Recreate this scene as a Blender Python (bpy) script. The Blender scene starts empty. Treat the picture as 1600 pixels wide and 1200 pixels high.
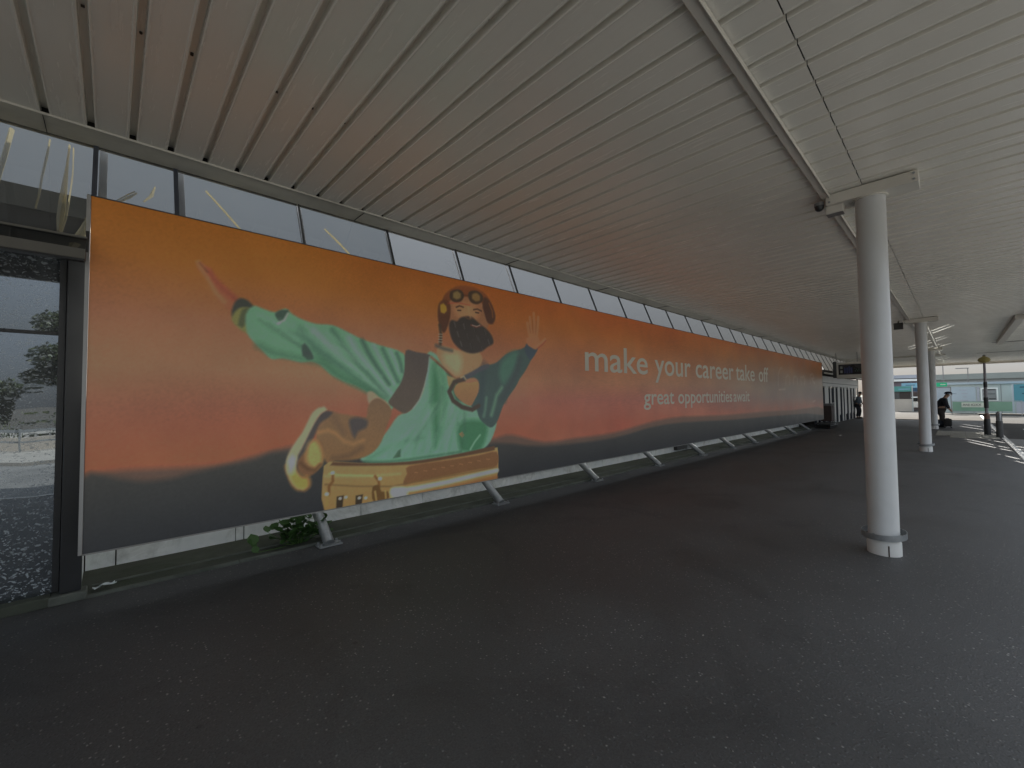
import bpy, bmesh, math, random
import numpy as np
from mathutils import Vector, Matrix
random.seed(7); rng = np.random.default_rng(7)
S = bpy.context.scene
COL = S.collection
R_ = math.radians

# ------------------------------------------------------------------ camera
cam_data = bpy.data.cameras.new("camera"); cam = bpy.data.objects.new("camera", cam_data); COL.objects.link(cam)
M3 = Matrix(((0.727, 0.017, 0.687), (-0.687, 0.033, 0.726), (-0.011, -0.999, 0.035)))   # rows: along wall, towards wall, up
def colv(i): return Vector((CAMR[0][i], CAMR[1][i], CAMR[2][i]))
CAMR = [[0.726508, 0.016653, 0.686956], [-0.687077, 0.03299, 0.725836], [-0.010575, -0.999317, 0.035409]]
right, down, fwd = colv(0), colv(1), colv(2)
m = Matrix((( right.x, -down.x, -fwd.x, 0), (right.y, -down.y, -fwd.y, 0), (right.z, -down.z, -fwd.z, 1.55), (0, 0, 0, 1)))
cam.matrix_world = m
cam_data.sensor_width = 36; cam_data.lens = 14.85; cam_data.clip_start = .05; cam_data.clip_end = 3000
S.camera = cam

# ------------------------------------------------------------------ light
TOSUN = Vector((5.3, 1.62, 3.65)).normalized()
world = bpy.data.worlds.new("World"); S.world = world; world.use_nodes = True
nt = world.node_tree
bg = nt.nodes["Background"]
sky = nt.nodes.new("ShaderNodeTexSky"); sky.sky_type = 'NISHITA'; sky.sun_disc = False
sky.sun_elevation = math.asin(TOSUN.z); sky.sun_rotation = math.atan2(TOSUN.x, TOSUN.y)
sky.air_density = 1.0; sky.dust_density = 1.2; sky.ozone_density = 1.0
# thin bright haze over the blue: paler and a little dimmer at the horizon than overhead, as hazy cloud is
tc = nt.nodes.new("ShaderNodeTexCoord"); sx_ = nt.nodes.new("ShaderNodeSeparateXYZ"); nt.links.new(tc.outputs['Generated'], sx_.inputs[0])
hz_ = nt.nodes.new("ShaderNodeValToRGB"); nt.links.new(sx_.outputs[2], hz_.inputs[0])
e_ = hz_.color_ramp.elements; e_.new(.25); e_.new(.6)
for i, (p, k) in enumerate(((0., (.27, .28, .30)), (.2, (.88, .95, 1.06)), (.6, (1.5, 1.64, 1.8)), (1., (1.7, 1.9, 2.15)))): e_[i].position = p; e_[i].color = (*k, 1)
sc_ = nt.nodes.new("ShaderNodeMix"); sc_.data_type = 'RGBA'; sc_.blend_type = 'MULTIPLY'; sc_.inputs[0].default_value = 1
nt.links.new(hz_.outputs[0], sc_.inputs[6]); sc_.inputs[7].default_value = (2.4, 2.4, 2.4, 1)
cn = nt.nodes.new("ShaderNodeTexNoise"); cn.inputs['Scale'].default_value = 2.2; cn.inputs['Detail'].default_value = 7; nt.links.new(tc.outputs['Generated'], cn.inputs['Vector'])
cr = nt.nodes.new("ShaderNodeValToRGB"); nt.links.new(cn.outputs[0], cr.inputs[0]); cr.color_ramp.elements[0].position = .3; cr.color_ramp.elements[0].color = (.95, .95, .95, 1); cr.color_ramp.elements[1].position = .7; cr.color_ramp.elements[1].color = (.98, .98, .98, 1)
mk_ = nt.nodes.new("ShaderNodeMix"); mk_.data_type = 'RGBA'
nt.links.new(cr.outputs[0], mk_.inputs[0]); nt.links.new(sky.outputs[0], mk_.inputs[6]); nt.links.new(sc_.outputs[2], mk_.inputs[7])
nt.links.new(mk_.outputs[2], bg.inputs[0]); bg.inputs[1].default_value = 0.10
sun_d = bpy.data.lights.new("sun", 'SUN'); sun = bpy.data.objects.new("sun", sun_d); COL.objects.link(sun)
sun_d.energy = 5.0; sun_d.angle = R_(.53); sun_d.color = (1, .95, .88)
sun.rotation_euler = TOSUN.to_track_quat('Z', 'Y').to_euler(); sun.location = (30, 10, 30)
S.view_settings.view_transform = 'Standard'; S.view_settings.look = 'None'
S.view_settings.gamma = 1; S.view_settings.use_curve_mapping = False
S.view_settings.exposure = 1.80
S.render.engine = 'CYCLES'
S.cycles.max_bounces = 10; S.cycles.diffuse_bounces = 6; S.cycles.glossy_bounces = 5; S.cycles.transparent_max_bounces = 16
S.cycles.sample_clamp_indirect = 6

# ------------------------------------------------------------------ materials
def lin(c, g=1.0):
    c = [x / 255 for x in c]
    return tuple(min(.95, g * (x / 12.92 if x < .04045 else ((x + .055) / 1.055) ** 2.4)) for x in c)
def nodes(name):
    m = bpy.data.materials.new(name); m.use_nodes = True
    return m, m.node_tree, m.node_tree.nodes["Principled BSDF"]
def N(t, kind, **kw):
    n = t.nodes.new(kind)
    for k, v in kw.items():
        if k.startswith('i_'): n.inputs[k[2:].replace('_', ' ')].default_value = v
        else: setattr(n, k, v)
    return n
def ramp(t, src, stops):
    r = t.nodes.new("ShaderNodeValToRGB"); e = r.color_ramp.elements
    while len(e) < len(stops): e.new(.5)
    for i, (p, c) in enumerate(stops): e[i].position = p; e[i].color = (*c, 1) if not isinstance(c, float) else (c, c, c, 1)
    t.links.new(src, r.inputs[0]); return r
def pmat(name, c, rough=.5, var=.12, scale=3., bump=.0, bscale=40., metal=0., spec=.5, dirt=None, dirt_scale=1.2, dirt_amt=.4, stretch=(1, 1, 1), coat=0.):
    """painted / cast material with world-space mottling, optional stains and relief"""
    m, t, b = nodes(name)
    g = N(t, "ShaderNodeNewGeometry"); mp = N(t, "ShaderNodeMapping"); mp.inputs['Scale'].default_value = stretch
    t.links.new(g.outputs['Position'], mp.inputs[0])
    n1 = N(t, "ShaderNodeTexNoise", i_Scale=scale, i_Detail=6., i_Roughness=.6); t.links.new(mp.outputs[0], n1.inputs['Vector'])
    lo = tuple(x * (1 - var) for x in c); hi = tuple(min(1, x * (1 + var)) for x in c)
    r = ramp(t, n1.outputs[0], [(.3, lo), (.7, hi)]); out = r.outputs[0]
    if dirt:
        n2 = N(t, "ShaderNodeTexNoise", i_Scale=dirt_scale, i_Detail=8., i_Roughness=.7, i_Distortion=.6); t.links.new(mp.outputs[0], n2.inputs['Vector'])
        k = ramp(t, n2.outputs[0], [(.48, 0.), (.72, dirt_amt)])
        mx = N(t, "ShaderNodeMix", data_type='RGBA'); t.links.new(k.outputs[0], mx.inputs[0]); t.links.new(out, mx.inputs[6]); mx.inputs[7].default_value = (*dirt, 1); out = mx.outputs[2]
    t.links.new(out, b.inputs['Base Color'])
    rr = ramp(t, n1.outputs[0], [(.25, max(.02, rough - .08)), (.75, min(1., rough + .1))]); t.links.new(rr.outputs[0], b.inputs['Roughness'])
    b.inputs['Metallic'].default_value = metal; b.inputs['Specular IOR Level'].default_value = spec; b.inputs['Coat Weight'].default_value = coat
    if bump:
        n3 = N(t, "ShaderNodeTexNoise", i_Scale=bscale, i_Detail=5.); t.links.new(g.outputs['Position'], n3.inputs['Vector'])
        bp = N(t, "ShaderNodeBump", i_Strength=bump, i_Distance=.01); t.links.new(n3.outputs[0], bp.inputs['Height']); t.links.new(bp.outputs[0], b.inputs['Normal'])
    return m

def asphalt(name, base, specks=.5):
    m, t, b = nodes(name)
    g = N(t, "ShaderNodeNewGeometry"); P = g.outputs['Position']
    big = N(t, "ShaderNodeTexNoise", i_Scale=.45, i_Detail=7., i_Roughness=.62); t.links.new(P, big.inputs['Vector'])
    fine = N(t, "ShaderNodeTexNoise", i_Scale=95., i_Detail=4., i_Roughness=.8); t.links.new(P, fine.inputs['Vector'])
    c1 = ramp(t, big.outputs[0], [(.3, tuple(x * .72 for x in base)), (.5, base), (.72, tuple(x * 1.3 for x in base))])
    c2 = ramp(t, fine.outputs[0], [(.3, .55), (.5, 1.), (.75, 1.5)])
    mul = N(t, "ShaderNodeMix", data_type='RGBA', blend_type='MULTIPLY'); mul.inputs[0].default_value = .8
    t.links.new(c1.outputs[0], mul.inputs[6]); t.links.new(c2.outputs[0], mul.inputs[7])
    # bright chippings
    v = N(t, "ShaderNodeTexVoronoi", i_Scale=46.); t.links.new(P, v.inputs['Vector'])
    d = ramp(t, v.outputs['Distance'], [(.14, 1.), (.32, 0.)])
    sep = N(t, "ShaderNodeSeparateColor"); t.links.new(v.outputs['Color'], sep.inputs[0])
    pick = ramp(t, sep.outputs[0], [(.74, 0.), (.96, specks)])
    mk = N(t, "ShaderNodeMath", operation='MULTIPLY'); t.links.new(d.outputs[0], mk.inputs[0]); t.links.new(pick.outputs[0], mk.inputs[1])
    pn = N(t, "ShaderNodeTexNoise", i_Scale=.9, i_Detail=3.); t.links.new(P, pn.inputs['Vector'])
    pr = ramp(t, pn.outputs[0], [(.35, .25), (.65, 1.)])
    mk2 = N(t, "ShaderNodeMath", operation='MULTIPLY'); t.links.new(mk.outputs[0], mk2.inputs[0]); t.links.new(pr.outputs[0], mk2.inputs[1])
    mx = N(t, "ShaderNodeMix", data_type='RGBA'); t.links.new(mk2.outputs[0], mx.inputs[0]); t.links.new(mul.outputs[2], mx.inputs[6]); mx.inputs[7].default_value = (.42, .41, .39, 1)
    st = N(t, "ShaderNodeTexNoise", i_Scale=.8, i_Detail=9., i_Roughness=.68, i_Distortion=1.2); t.links.new(P, st.inputs['Vector'])
    sk = ramp(t, st.outputs[0], [(.36, .78), (.47, 1.), (.62, 1.), (.74, 1.15)])
    gv = N(t, "ShaderNodeTexVoronoi", i_Scale=2.3); t.links.new(P, gv.inputs['Vector'])
    gd = ramp(t, gv.outputs['Distance'], [(.030, .62), (.045, 1.)])
    m3 = N(t, "ShaderNodeMix", data_type='RGBA', blend_type='MULTIPLY'); m3.inputs[0].default_value = 1.; t.links.new(mx.outputs[2], m3.inputs[6]); t.links.new(sk.outputs[0], m3.inputs[7])
    m4 = N(t, "ShaderNodeMix", data_type='RGBA', blend_type='MULTIPLY'); m4.inputs[0].default_value = 1.; t.links.new(m3.outputs[2], m4.inputs[6]); t.links.new(gd.outputs[0], m4.inputs[7])
    t.links.new(m4.outputs[2], b.inputs['Base Color'])
    rr = ramp(t, big.outputs[0], [(.3, .50), (.7, .74)]); t.links.new(rr.outputs[0], b.inputs['Roughness'])
    b.inputs['Specular IOR Level'].default_value = .6
    ad = N(t, "ShaderNodeMath", operation='ADD'); t.links.new(fine.outputs[0], ad.inputs[0]); t.links.new(d.outputs[0], ad.inputs[1])
    bp = N(t, "ShaderNodeBump", i_Strength=.55, i_Distance=.004); t.links.new(ad.outputs[0], bp.inputs['Height']); t.links.new(bp.outputs[0], b.inputs['Normal'])
    return m

MAT = {}
MAT['pavement'] = asphalt('pavement_asphalt', (.074, .0745, .075), .95)
MAT['bounce_paving'] = pmat('bounce_concrete_paving', (.28, .265, .24), .9, .12, .7, dirt=(.20, .19, .17), dirt_scale=.3)  # unseen far side kept pale to bounce sunlight in under the canopy
MAT['road'] = asphalt('road_asphalt', (.16, .157, .15), .3)  # near road, out of view, kept pale to bounce sunlight onto the billboard
MAT['dark_road'] = pmat('dark_road_surface', (.070, .068, .064), 1., .15, .8, .2, 60, spec=.04)  # same road, darkened where in view to hold down its sunlit brightness
MAT['concrete'] = pmat('concrete', (.24, .24, .21), .9, .2, 1.5, .4, 60, dirt=(.12, .12, .10))
MAT['sunny_paving'] = pmat('pale_paving', (.085, .080, .073), 1., .14, .6, .2, 50, spec=.03, dirt=(.17, .16, .15), dirt_scale=.3)
MAT['mossy'] = pmat('mossy_concrete', (.060, .068, .052), .95, .35, 2.2, .6, 60, dirt=(.030, .042, .020), dirt_scale=1.6, dirt_amt=.9)
MAT['edging'] = pmat('edging_concrete', (.105, .115, .10), .9, .3, 5, .4, 70, dirt=(.04, .05, .035), dirt_amt=.8)
def ceiling_mat():
    m, t, b = nodes('ceiling_enamel')
    g = N(t, "ShaderNodeNewGeometry"); P = g.outputs['Position']
    n1 = N(t, "ShaderNodeTexNoise", i_Scale=.9, i_Detail=5.); t.links.new(P, n1.inputs['Vector'])
    mp = N(t, "ShaderNodeMapping"); mp.inputs['Scale'].default_value = (9, .7, 9); t.links.new(P, mp.inputs[0])
    n2 = N(t, "ShaderNodeTexNoise", i_Scale=2.5, i_Detail=7., i_Roughness=.7); t.links.new(mp.outputs[0], n2.inputs['Vector'])
    c = ramp(t, n1.outputs[0], [(.3, (.76, .74, .67)), (.7, (.82, .80, .73))])
    k = ramp(t, n2.outputs[0], [(.5, 0.), (.8, .16)])
    mx = N(t, "ShaderNodeMix", data_type='RGBA'); t.links.new(k.outputs[0], mx.inputs[0]); t.links.new(c.outputs[0], mx.inputs[6]); mx.inputs[7].default_value = (.52, .48, .42, 1)
    t.links.new(mx.outputs[2], b.inputs['Base Color'])
    # streaky gloss across the pans
    r = ramp(t, n2.outputs[0], [(.3, .19), (.7, .30)]); t.links.new(r.outputs[0], b.inputs['Roughness'])
    b.inputs['Specular IOR Level'].default_value = .85
    mp2 = N(t, "ShaderNodeMapping"); mp2.inputs['Scale'].default_value = (6, 1.2, 6); t.links.new(P, mp2.inputs[0])
    n3 = N(t, "ShaderNodeTexNoise", i_Scale=1.0, i_Detail=1.); t.links.new(mp2.outputs[0], n3.inputs['Vector'])
    bp = N(t, "ShaderNodeBump", i_Strength=.10, i_Distance=.006); t.links.new(n3.outputs[0], bp.inputs['Height']); t.links.new(bp.outputs[0], b.inputs['Normal'])
    return m
MAT['ceiling'] = ceiling_mat()
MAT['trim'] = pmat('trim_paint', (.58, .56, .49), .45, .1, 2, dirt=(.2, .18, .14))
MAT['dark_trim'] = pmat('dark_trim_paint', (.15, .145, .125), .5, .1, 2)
MAT['beam'] = pmat('beam_paint', (.62, .60, .54), .4, .08, 2)
MAT['white'] = pmat('white_paint', (.70, .70, .68), .45, .06, 1.5, dirt=(.5, .5, .46), dirt_amt=.25)
MAT['column'] = pmat('column_gloss_paint', (.55, .565, .565), .34, .05, 2, .05, 12, dirt=(.48, .47, .42), dirt_amt=.3, coat=.15)
MAT['galv'] = pmat('galvanised_steel', (.34, .36, .37), .42, .2, 9, .15, 30, metal=.6, dirt=(.2, .2, .18))
MAT['plinth'] = pmat('plinth_board', (.86, .93, .95), .6, .12, 3, .15, 20, dirt=(.24, .27, .24), dirt_scale=3, dirt_amt=.6)
MAT['mullion_blue'] = pmat('blue_grey_mullion', (.075, .085, .11), .5, .1, 4)
MAT['slate_dark'] = pmat('dark_slate_leaf', (.035, .042, .055), .9, .2, 4, spec=.2)
MAT['black_metal'] = pmat('black_metal', (.022, .024, .026), .4, .2, 4)
MAT['dark_grey'] = pmat('dark_grey', (.06, .062, .062), .6, .2, 3)
MAT['grey'] = pmat('mid_grey', (.2, .2, .2), .7, .15, 2)
MAT['dark_fill'] = pmat('dark_fill_paint', (.012, .011, .010), .95, .1, 3)  # near-black fill: the dark of openings painted in, also joints and backings
MAT['roofing'] = pmat('roof_felt', (.05, .047, .042), .9, .2, 2)
MAT['parapet'] = pmat('weathered_parapet', (.13, .125, .105), .9, .2, 2)
MAT['rust'] = pmat('rusty_screw', (.05, .035, .025), .8, .3, 30)
MAT['board_edge'] = pmat('board_edge_aluminium', (.42, .42, .41), .4, .06, 4, metal=.5)
MAT['skin'] = pmat('skin', (.38, .24, .17), .6, .05, 5)
MAT['navy_cloth'] = pmat('navy_cloth', (.018, .021, .028), .9, .2, 20)
MAT['brown_cloth'] = pmat('brown_cloth', (.045, .038, .034), .9, .2, 20)
MAT['slate_cloth'] = pmat('slate_cloth', (.10, .13, .16), .9, .2, 20)
MAT['rubber'] = pmat('black_rubber', (.02, .02, .02), .8, .2, 8)
MAT['yellow_globe'] = pmat('amber_globe', (.34, .29, .10), .35, .1, 6)
MAT['orange_band'] = pmat('faded_orange_band', (.16, .09, .07), .6, .2, 8)
MAT['pole_grey'] = pmat('pole_grey', (.22, .215, .23), .5, .1, 5)
MAT['teal'] = pmat('teal_sign', (.08, .26, .24), .5, .06, 2)
MAT['green_sign'] = pmat('green_sign', (.015, .42, .20), .5, .06, 2)
MAT['pale_green'] = pmat('pale_green_banner', (.17, .30, .22), .7, .1, 1.2)
MAT['pale_cream'] = pmat('pale_cream', (.50, .54, .46), .7, .08, 2)
MAT['sky_blue'] = pmat('light_blue_sign', (.17, .33, .43), .5, .06, 2)
MAT['blue_sign'] = pmat('turquoise_sign', (.07, .24, .30), .5, .08, 2)
MAT['navy'] = pmat('navy_marking', (.02, .06, .11), .6, .08, 2)
MAT['kiosk'] = pmat('kiosk_cladding', (.38, .41, .40), .6, .06, .8)
MAT['kiosk_panel'] = pmat('pale_blue_panel', (.34, .39, .44), .5, .05, 1)
MAT['kiosk_grey'] = pmat('lilac_grey_panel', (.34, .35, .40), .6, .06, 1)
MAT['roof_sheet'] = pmat('pale_roof_sheet', (.27, .30, .28), .7, .08, .5)
MAT['maroon'] = pmat('dull_purple_wall', (.15, .12, .14), .7, .1, 1)
MAT['beige'] = pmat('beige_render', (.42, .38, .33), .8, .1, 1)
MAT['hill'] = pmat('far_hill', (.10, .115, .09), 1, .3, .05)
MAT['bark'] = pmat('bark', (.08, .06, .045), .95, .3, 8, .6, 30)
MAT['grit'] = pmat('pale_grit', (.26, .25, .23), .9, .4, 3)
MAT['litter'] = pmat('tissue_paper', (.62, .68, .70), .8, .08, 20)
MAT['tactile'] = pmat('ribbed_paving', (.34, .33, .29), .9, .15, 5, .3, 60)
MAT['kerb'] = pmat('painted_kerb', (.62, .61, .58), .8, .12, 3, .3, 50, dirt=(.2, .2, .19), dirt_amt=.6)
MAT['road_paint'] = pmat('road_paint', (.6, .6, .57), .8, .12, 4, .2, 50, dirt=(.1, .1, .1), dirt_scale=6, dirt_amt=.7)
MAT['display_dark'] = pmat('display_face', (.018, .020, .022), .25, .1, 3)
MAT['glyph_pale'] = pmat('pale_glyph', (.30, .32, .30), .5, .05, 3)
MAT['glyph_blue'] = pmat('blue_glyph', (.03, .05, .16), .5, .05, 3)
MAT['glyph_green'] = pmat('green_glyph', (.06, .16, .12), .5, .05, 3)
MAT['brown_bin'] = pmat('brown_bin', (.055, .035, .03), .6, .2, 4)

def leaf_mat(name, c, trans=.3):
    m, t, b = nodes(name)
    oi = N(t, "ShaderNodeNewGeometry")
    r = ramp(t, oi.outputs['Random Per Island'], [(0., tuple(x * .55 for x in c)), (.6, c), (1., (c[0] * 1.6, c[1] * 1.35, c[2] * 1.1))])
    t.links.new(r.outputs[0], b.inputs['Base Color']); b.inputs['Roughness'].default_value = .5
    tr = N(t, "ShaderNodeBsdfTranslucent"); t.links.new(r.outputs[0], tr.inputs[0])
    mx = N(t, "ShaderNodeMixShader"); mx.inputs[0].default_value = trans
    t.links.new(b.outputs[0], mx.inputs[1]); t.links.new(tr.outputs[0], mx.inputs[2]); t.links.new(mx.outputs[0], t.nodes['Material Output'].inputs[0])
    return m
MAT['tree_leaf'] = leaf_mat('tree_leaf', (.045, .062, .026))
MAT['weed_leaf'] = leaf_mat('weed_leaf', (.075, .17, .045), .25)

def window_glass():
    """dark coated glazing, spattered with pale dried droplets"""
    m, t, b = nodes('spattered_window_glass')
    g = N(t, "ShaderNodeNewGeometry"); P = g.outputs['Position']
    b.inputs['Base Color'].default_value = (.006, .008, .011, 1); b.inputs['Roughness'].default_value = .3
    gl = N(t, "ShaderNodeBsdfGlossy"); gl.inputs['Color'].default_value = (.80, .90, .98, 1); gl.inputs['Roughness'].default_value = .012
    mixg = N(t, "ShaderNodeMixShader"); mixg.inputs[0].default_value = .26
    t.links.new(b.outputs[0], mixg.inputs[1]); t.links.new(gl.outputs[0], mixg.inputs[2])
    def spat(scale, sx, thr, size):
        mp = N(t, "ShaderNodeMapping"); mp.inputs['Scale'].default_value = (sx, 1, 1); mp.inputs['Rotation'].default_value = (0, .5, 0); t.links.new(P, mp.inputs[0])
        ds = N(t, "ShaderNodeTexNoise", i_Scale=25., i_Detail=2.); t.links.new(P, ds.inputs['Vector'])
        ad = N(t, "ShaderNodeMix", data_type='RGBA', blend_type='LINEAR_LIGHT'); ad.inputs[0].default_value = .025; t.links.new(mp.outputs[0], ad.inputs[6]); t.links.new(ds.outputs[1], ad.inputs[7])
        v = N(t, "ShaderNodeTexVoronoi", i_Scale=scale); t.links.new(ad.outputs[2], v.inputs['Vector'])
        d = ramp(t, v.outputs['Distance'], [(size * .5, 1.), (size, 0.)])
        s = N(t, "ShaderNodeSeparateColor"); t.links.new(v.outputs['Color'], s.inputs[0])
        p = ramp(t, s.outputs[0], [(thr, 0.), (min(1, thr + .25), 1.)])
        k = N(t, "ShaderNodeMath", operation='MULTIPLY'); t.links.new(d.outputs[0], k.inputs[0]); t.links.new(p.outputs[0], k.inputs[1]); return k.outputs[0]
    a = spat(34, .55, .30, .36); c = spat(62, .6, .15, .38)
    mxm = N(t, "ShaderNodeMath", operation='MAXIMUM'); t.links.new(a, mxm.inputs[0]); t.links.new(c, mxm.inputs[1])
    # splash from the ground: more dirt low on the glass
    sp = N(t, "ShaderNodeSeparateXYZ"); t.links.new(P, sp.inputs[0])
    hr = ramp(t, sp.outputs[2], [(0., 1.), (.55, .62), (1., .38)])
    hm = N(t, "ShaderNodeMath", operation='DIVIDE'); t.links.new(sp.outputs[2], hm.inputs[0]); hm.inputs[1].default_value = 2.7; t.links.new(hm.outputs[0], hr.inputs[0])
    k = N(t, "ShaderNodeMath", operation='MULTIPLY'); t.links.new(mxm.outputs[0], k.inputs[0]); t.links.new(hr.outputs[0], k.inputs[1])
    film = N(t, "ShaderNodeMath", operation='MAXIMUM'); t.links.new(k.outputs[0], film.inputs[0])
    fn = N(t, "ShaderNodeTexNoise", i_Scale=3., i_Detail=6.); t.links.new(P, fn.inputs['Vector']); fr = ramp(t, fn.outputs[0], [(.3, .02), (.8, .10)]); t.links.new(fr.outputs[0], film.inputs[1])
    df = N(t, "ShaderNodeBsdfDiffuse"); df.inputs['Color'].default_value = (.42, .47, .50, 1)
    mx = N(t, "ShaderNodeMixShader"); t.links.new(film.outputs[0], mx.inputs[0]); t.links.new(mixg.outputs[0], mx.inputs[1]); t.links.new(df.outputs[0], mx.inputs[2])
    t.links.new(mx.outputs[0], t.nodes['Material Output'].inputs[0]); return m
MAT['window_glass'] = window_glass()

def sheet_glass(name, tint, transp, rough=.05, milk=.25):
    m, t, b = nodes(name)
    g = N(t, "ShaderNodeNewGeometry"); P = g.outputs['Position']
    n = N(t, "ShaderNodeTexNoise", i_Scale=1.4, i_Detail=6., i_Distortion=.8); t.links.new(P, n.inputs['Vector'])
    tr = N(t, "ShaderNodeBsdfRefraction"); tr.inputs['Color'].default_value = (*tint, 1); tr.inputs['Roughness'].default_value = .06; tr.inputs['IOR'].default_value = 1.01
    tl = N(t, "ShaderNodeBsdfTranslucent"); tl.inputs[0].default_value = (.55, .57, .58, 1)
    gl = N(t, "ShaderNodeBsdfGlossy"); gl.inputs[1].default_value = rough; gl.inputs[0].default_value = (.8, .85, .9, 1)
    df = N(t, "ShaderNodeBsdfDiffuse"); df.inputs[0].default_value = (.5, .52, .53, 1)
    r = ramp(t, n.outputs[0], [(.3, milk * .6), (.75, milk * 1.4)])
    m0 = N(t, "ShaderNodeMixShader"); m0.inputs[0].default_value = .35; t.links.new(tl.outputs[0], m0.inputs[1]); t.links.new(df.outputs[0], m0.inputs[2])
    m1 = N(t, "ShaderNodeMixShader"); t.links.new(r.outputs[0], m1.inputs[0]); t.links.new(tr.outputs[0], m1.inputs[1]); t.links.new(m0.outputs[0], m1.inputs[2])
    m2 = N(t, "ShaderNodeMixShader"); m2.inputs[0].default_value = 1 - transp; t.links.new(m1.outputs[0], m2.inputs[1]); t.links.new(gl.outputs[0], m2.inputs[2])
    t.links.new(m2.outputs[0], t.nodes['Material Output'].inputs[0]); return m
MAT['clere_glass'] = sheet_glass('clerestory_glazing', (.17*.96, .17, .17*1.0), .93, .05, .07)
MAT['clere_glass_bright'] = sheet_glass('bright_clerestory_glazing', (.27, .27, .27*.98), .92, .04, .14)  # lighter tint puts the brighter sky of the far panes into the glass
MAT['door_glass'] = sheet_glass('door_glass', (.45, .48, .5), .8, .03, .2)
def film_mat():
    m, t, b = nodes('creased_plastic_film')
    tr = N(t, "ShaderNodeBsdfTransparent"); tl = N(t, "ShaderNodeBsdfTranslucent"); tl.inputs[0].default_value = (.95, .84, .50, 1)
    mx = N(t, "ShaderNodeMixShader"); mx.inputs[0].default_value = .6; t.links.new(tr.outputs[0], mx.inputs[1]); t.links.new(tl.outputs[0], mx.inputs[2])
    b.inputs['Base Color'].default_value = (.85, .76, .48, 1); b.inputs['Roughness'].default_value = .25
    m2 = N(t, "ShaderNodeMixShader"); m2.inputs[0].default_value = .4; t.links.new(mx.outputs[0], m2.inputs[1]); t.links.new(b.outputs[0], m2.inputs[2])
    t.links.new(m2.outputs[0], t.nodes['Material Output'].inputs[0]); return m
MAT['film'] = film_mat()
MAT['reflection_film'] = film_mat(); MAT['reflection_film'].node_tree.nodes['Translucent BSDF'].inputs[0].default_value = (.95, .95, .97, 1); MAT['reflection_film'].node_tree.nodes['Principled BSDF'].inputs['Base Color'].default_value = (.85, .86, .9, 1)
def print_mat():
    m, t, b = nodes('printed_vinyl')
    a = N(t, "ShaderNodeVertexColor"); a.layer_name = 'ink'
    g = N(t, "ShaderNodeNewGeometry")
    n = N(t, "ShaderNodeTexNoise", i_Scale=2., i_Detail=5.); t.links.new(g.outputs['Position'], n.inputs['Vector'])
    r = ramp(t, n.outputs[0], [(.3, .93), (.7, 1.05)])
    mx = N(t, "ShaderNodeMix", data_type='RGBA', blend_type='MULTIPLY'); mx.inputs[0].default_value = 1; t.links.new(a.outputs[0], mx.inputs[6]); t.links.new(r.outputs[0], mx.inputs[7])
    t.links.new(mx.outputs[2], b.inputs['Base Color'])
    rr = ramp(t, n.outputs[0], [(.3, .30), (.7, .40)]); t.links.new(rr.outputs[0], b.inputs['Roughness'])
    b.inputs['Specular IOR Level'].default_value = .5
    nb = N(t, 'ShaderNodeTexNoise', i_Scale=1.1, i_Detail=2.); t.links.new(g.outputs['Position'], nb.inputs['Vector'])
    bp = N(t, 'ShaderNodeBump', i_Strength=.35, i_Distance=.02); t.links.new(nb.outputs[0], bp.inputs['Height']); t.links.new(bp.outputs[0], b.inputs['Normal'])
    return m
MAT['print'] = print_mat()
MAT['letter'] = pmat('letter_vinyl', lin((150, 147, 136), 2.6), .5, .05, 2)

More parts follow.
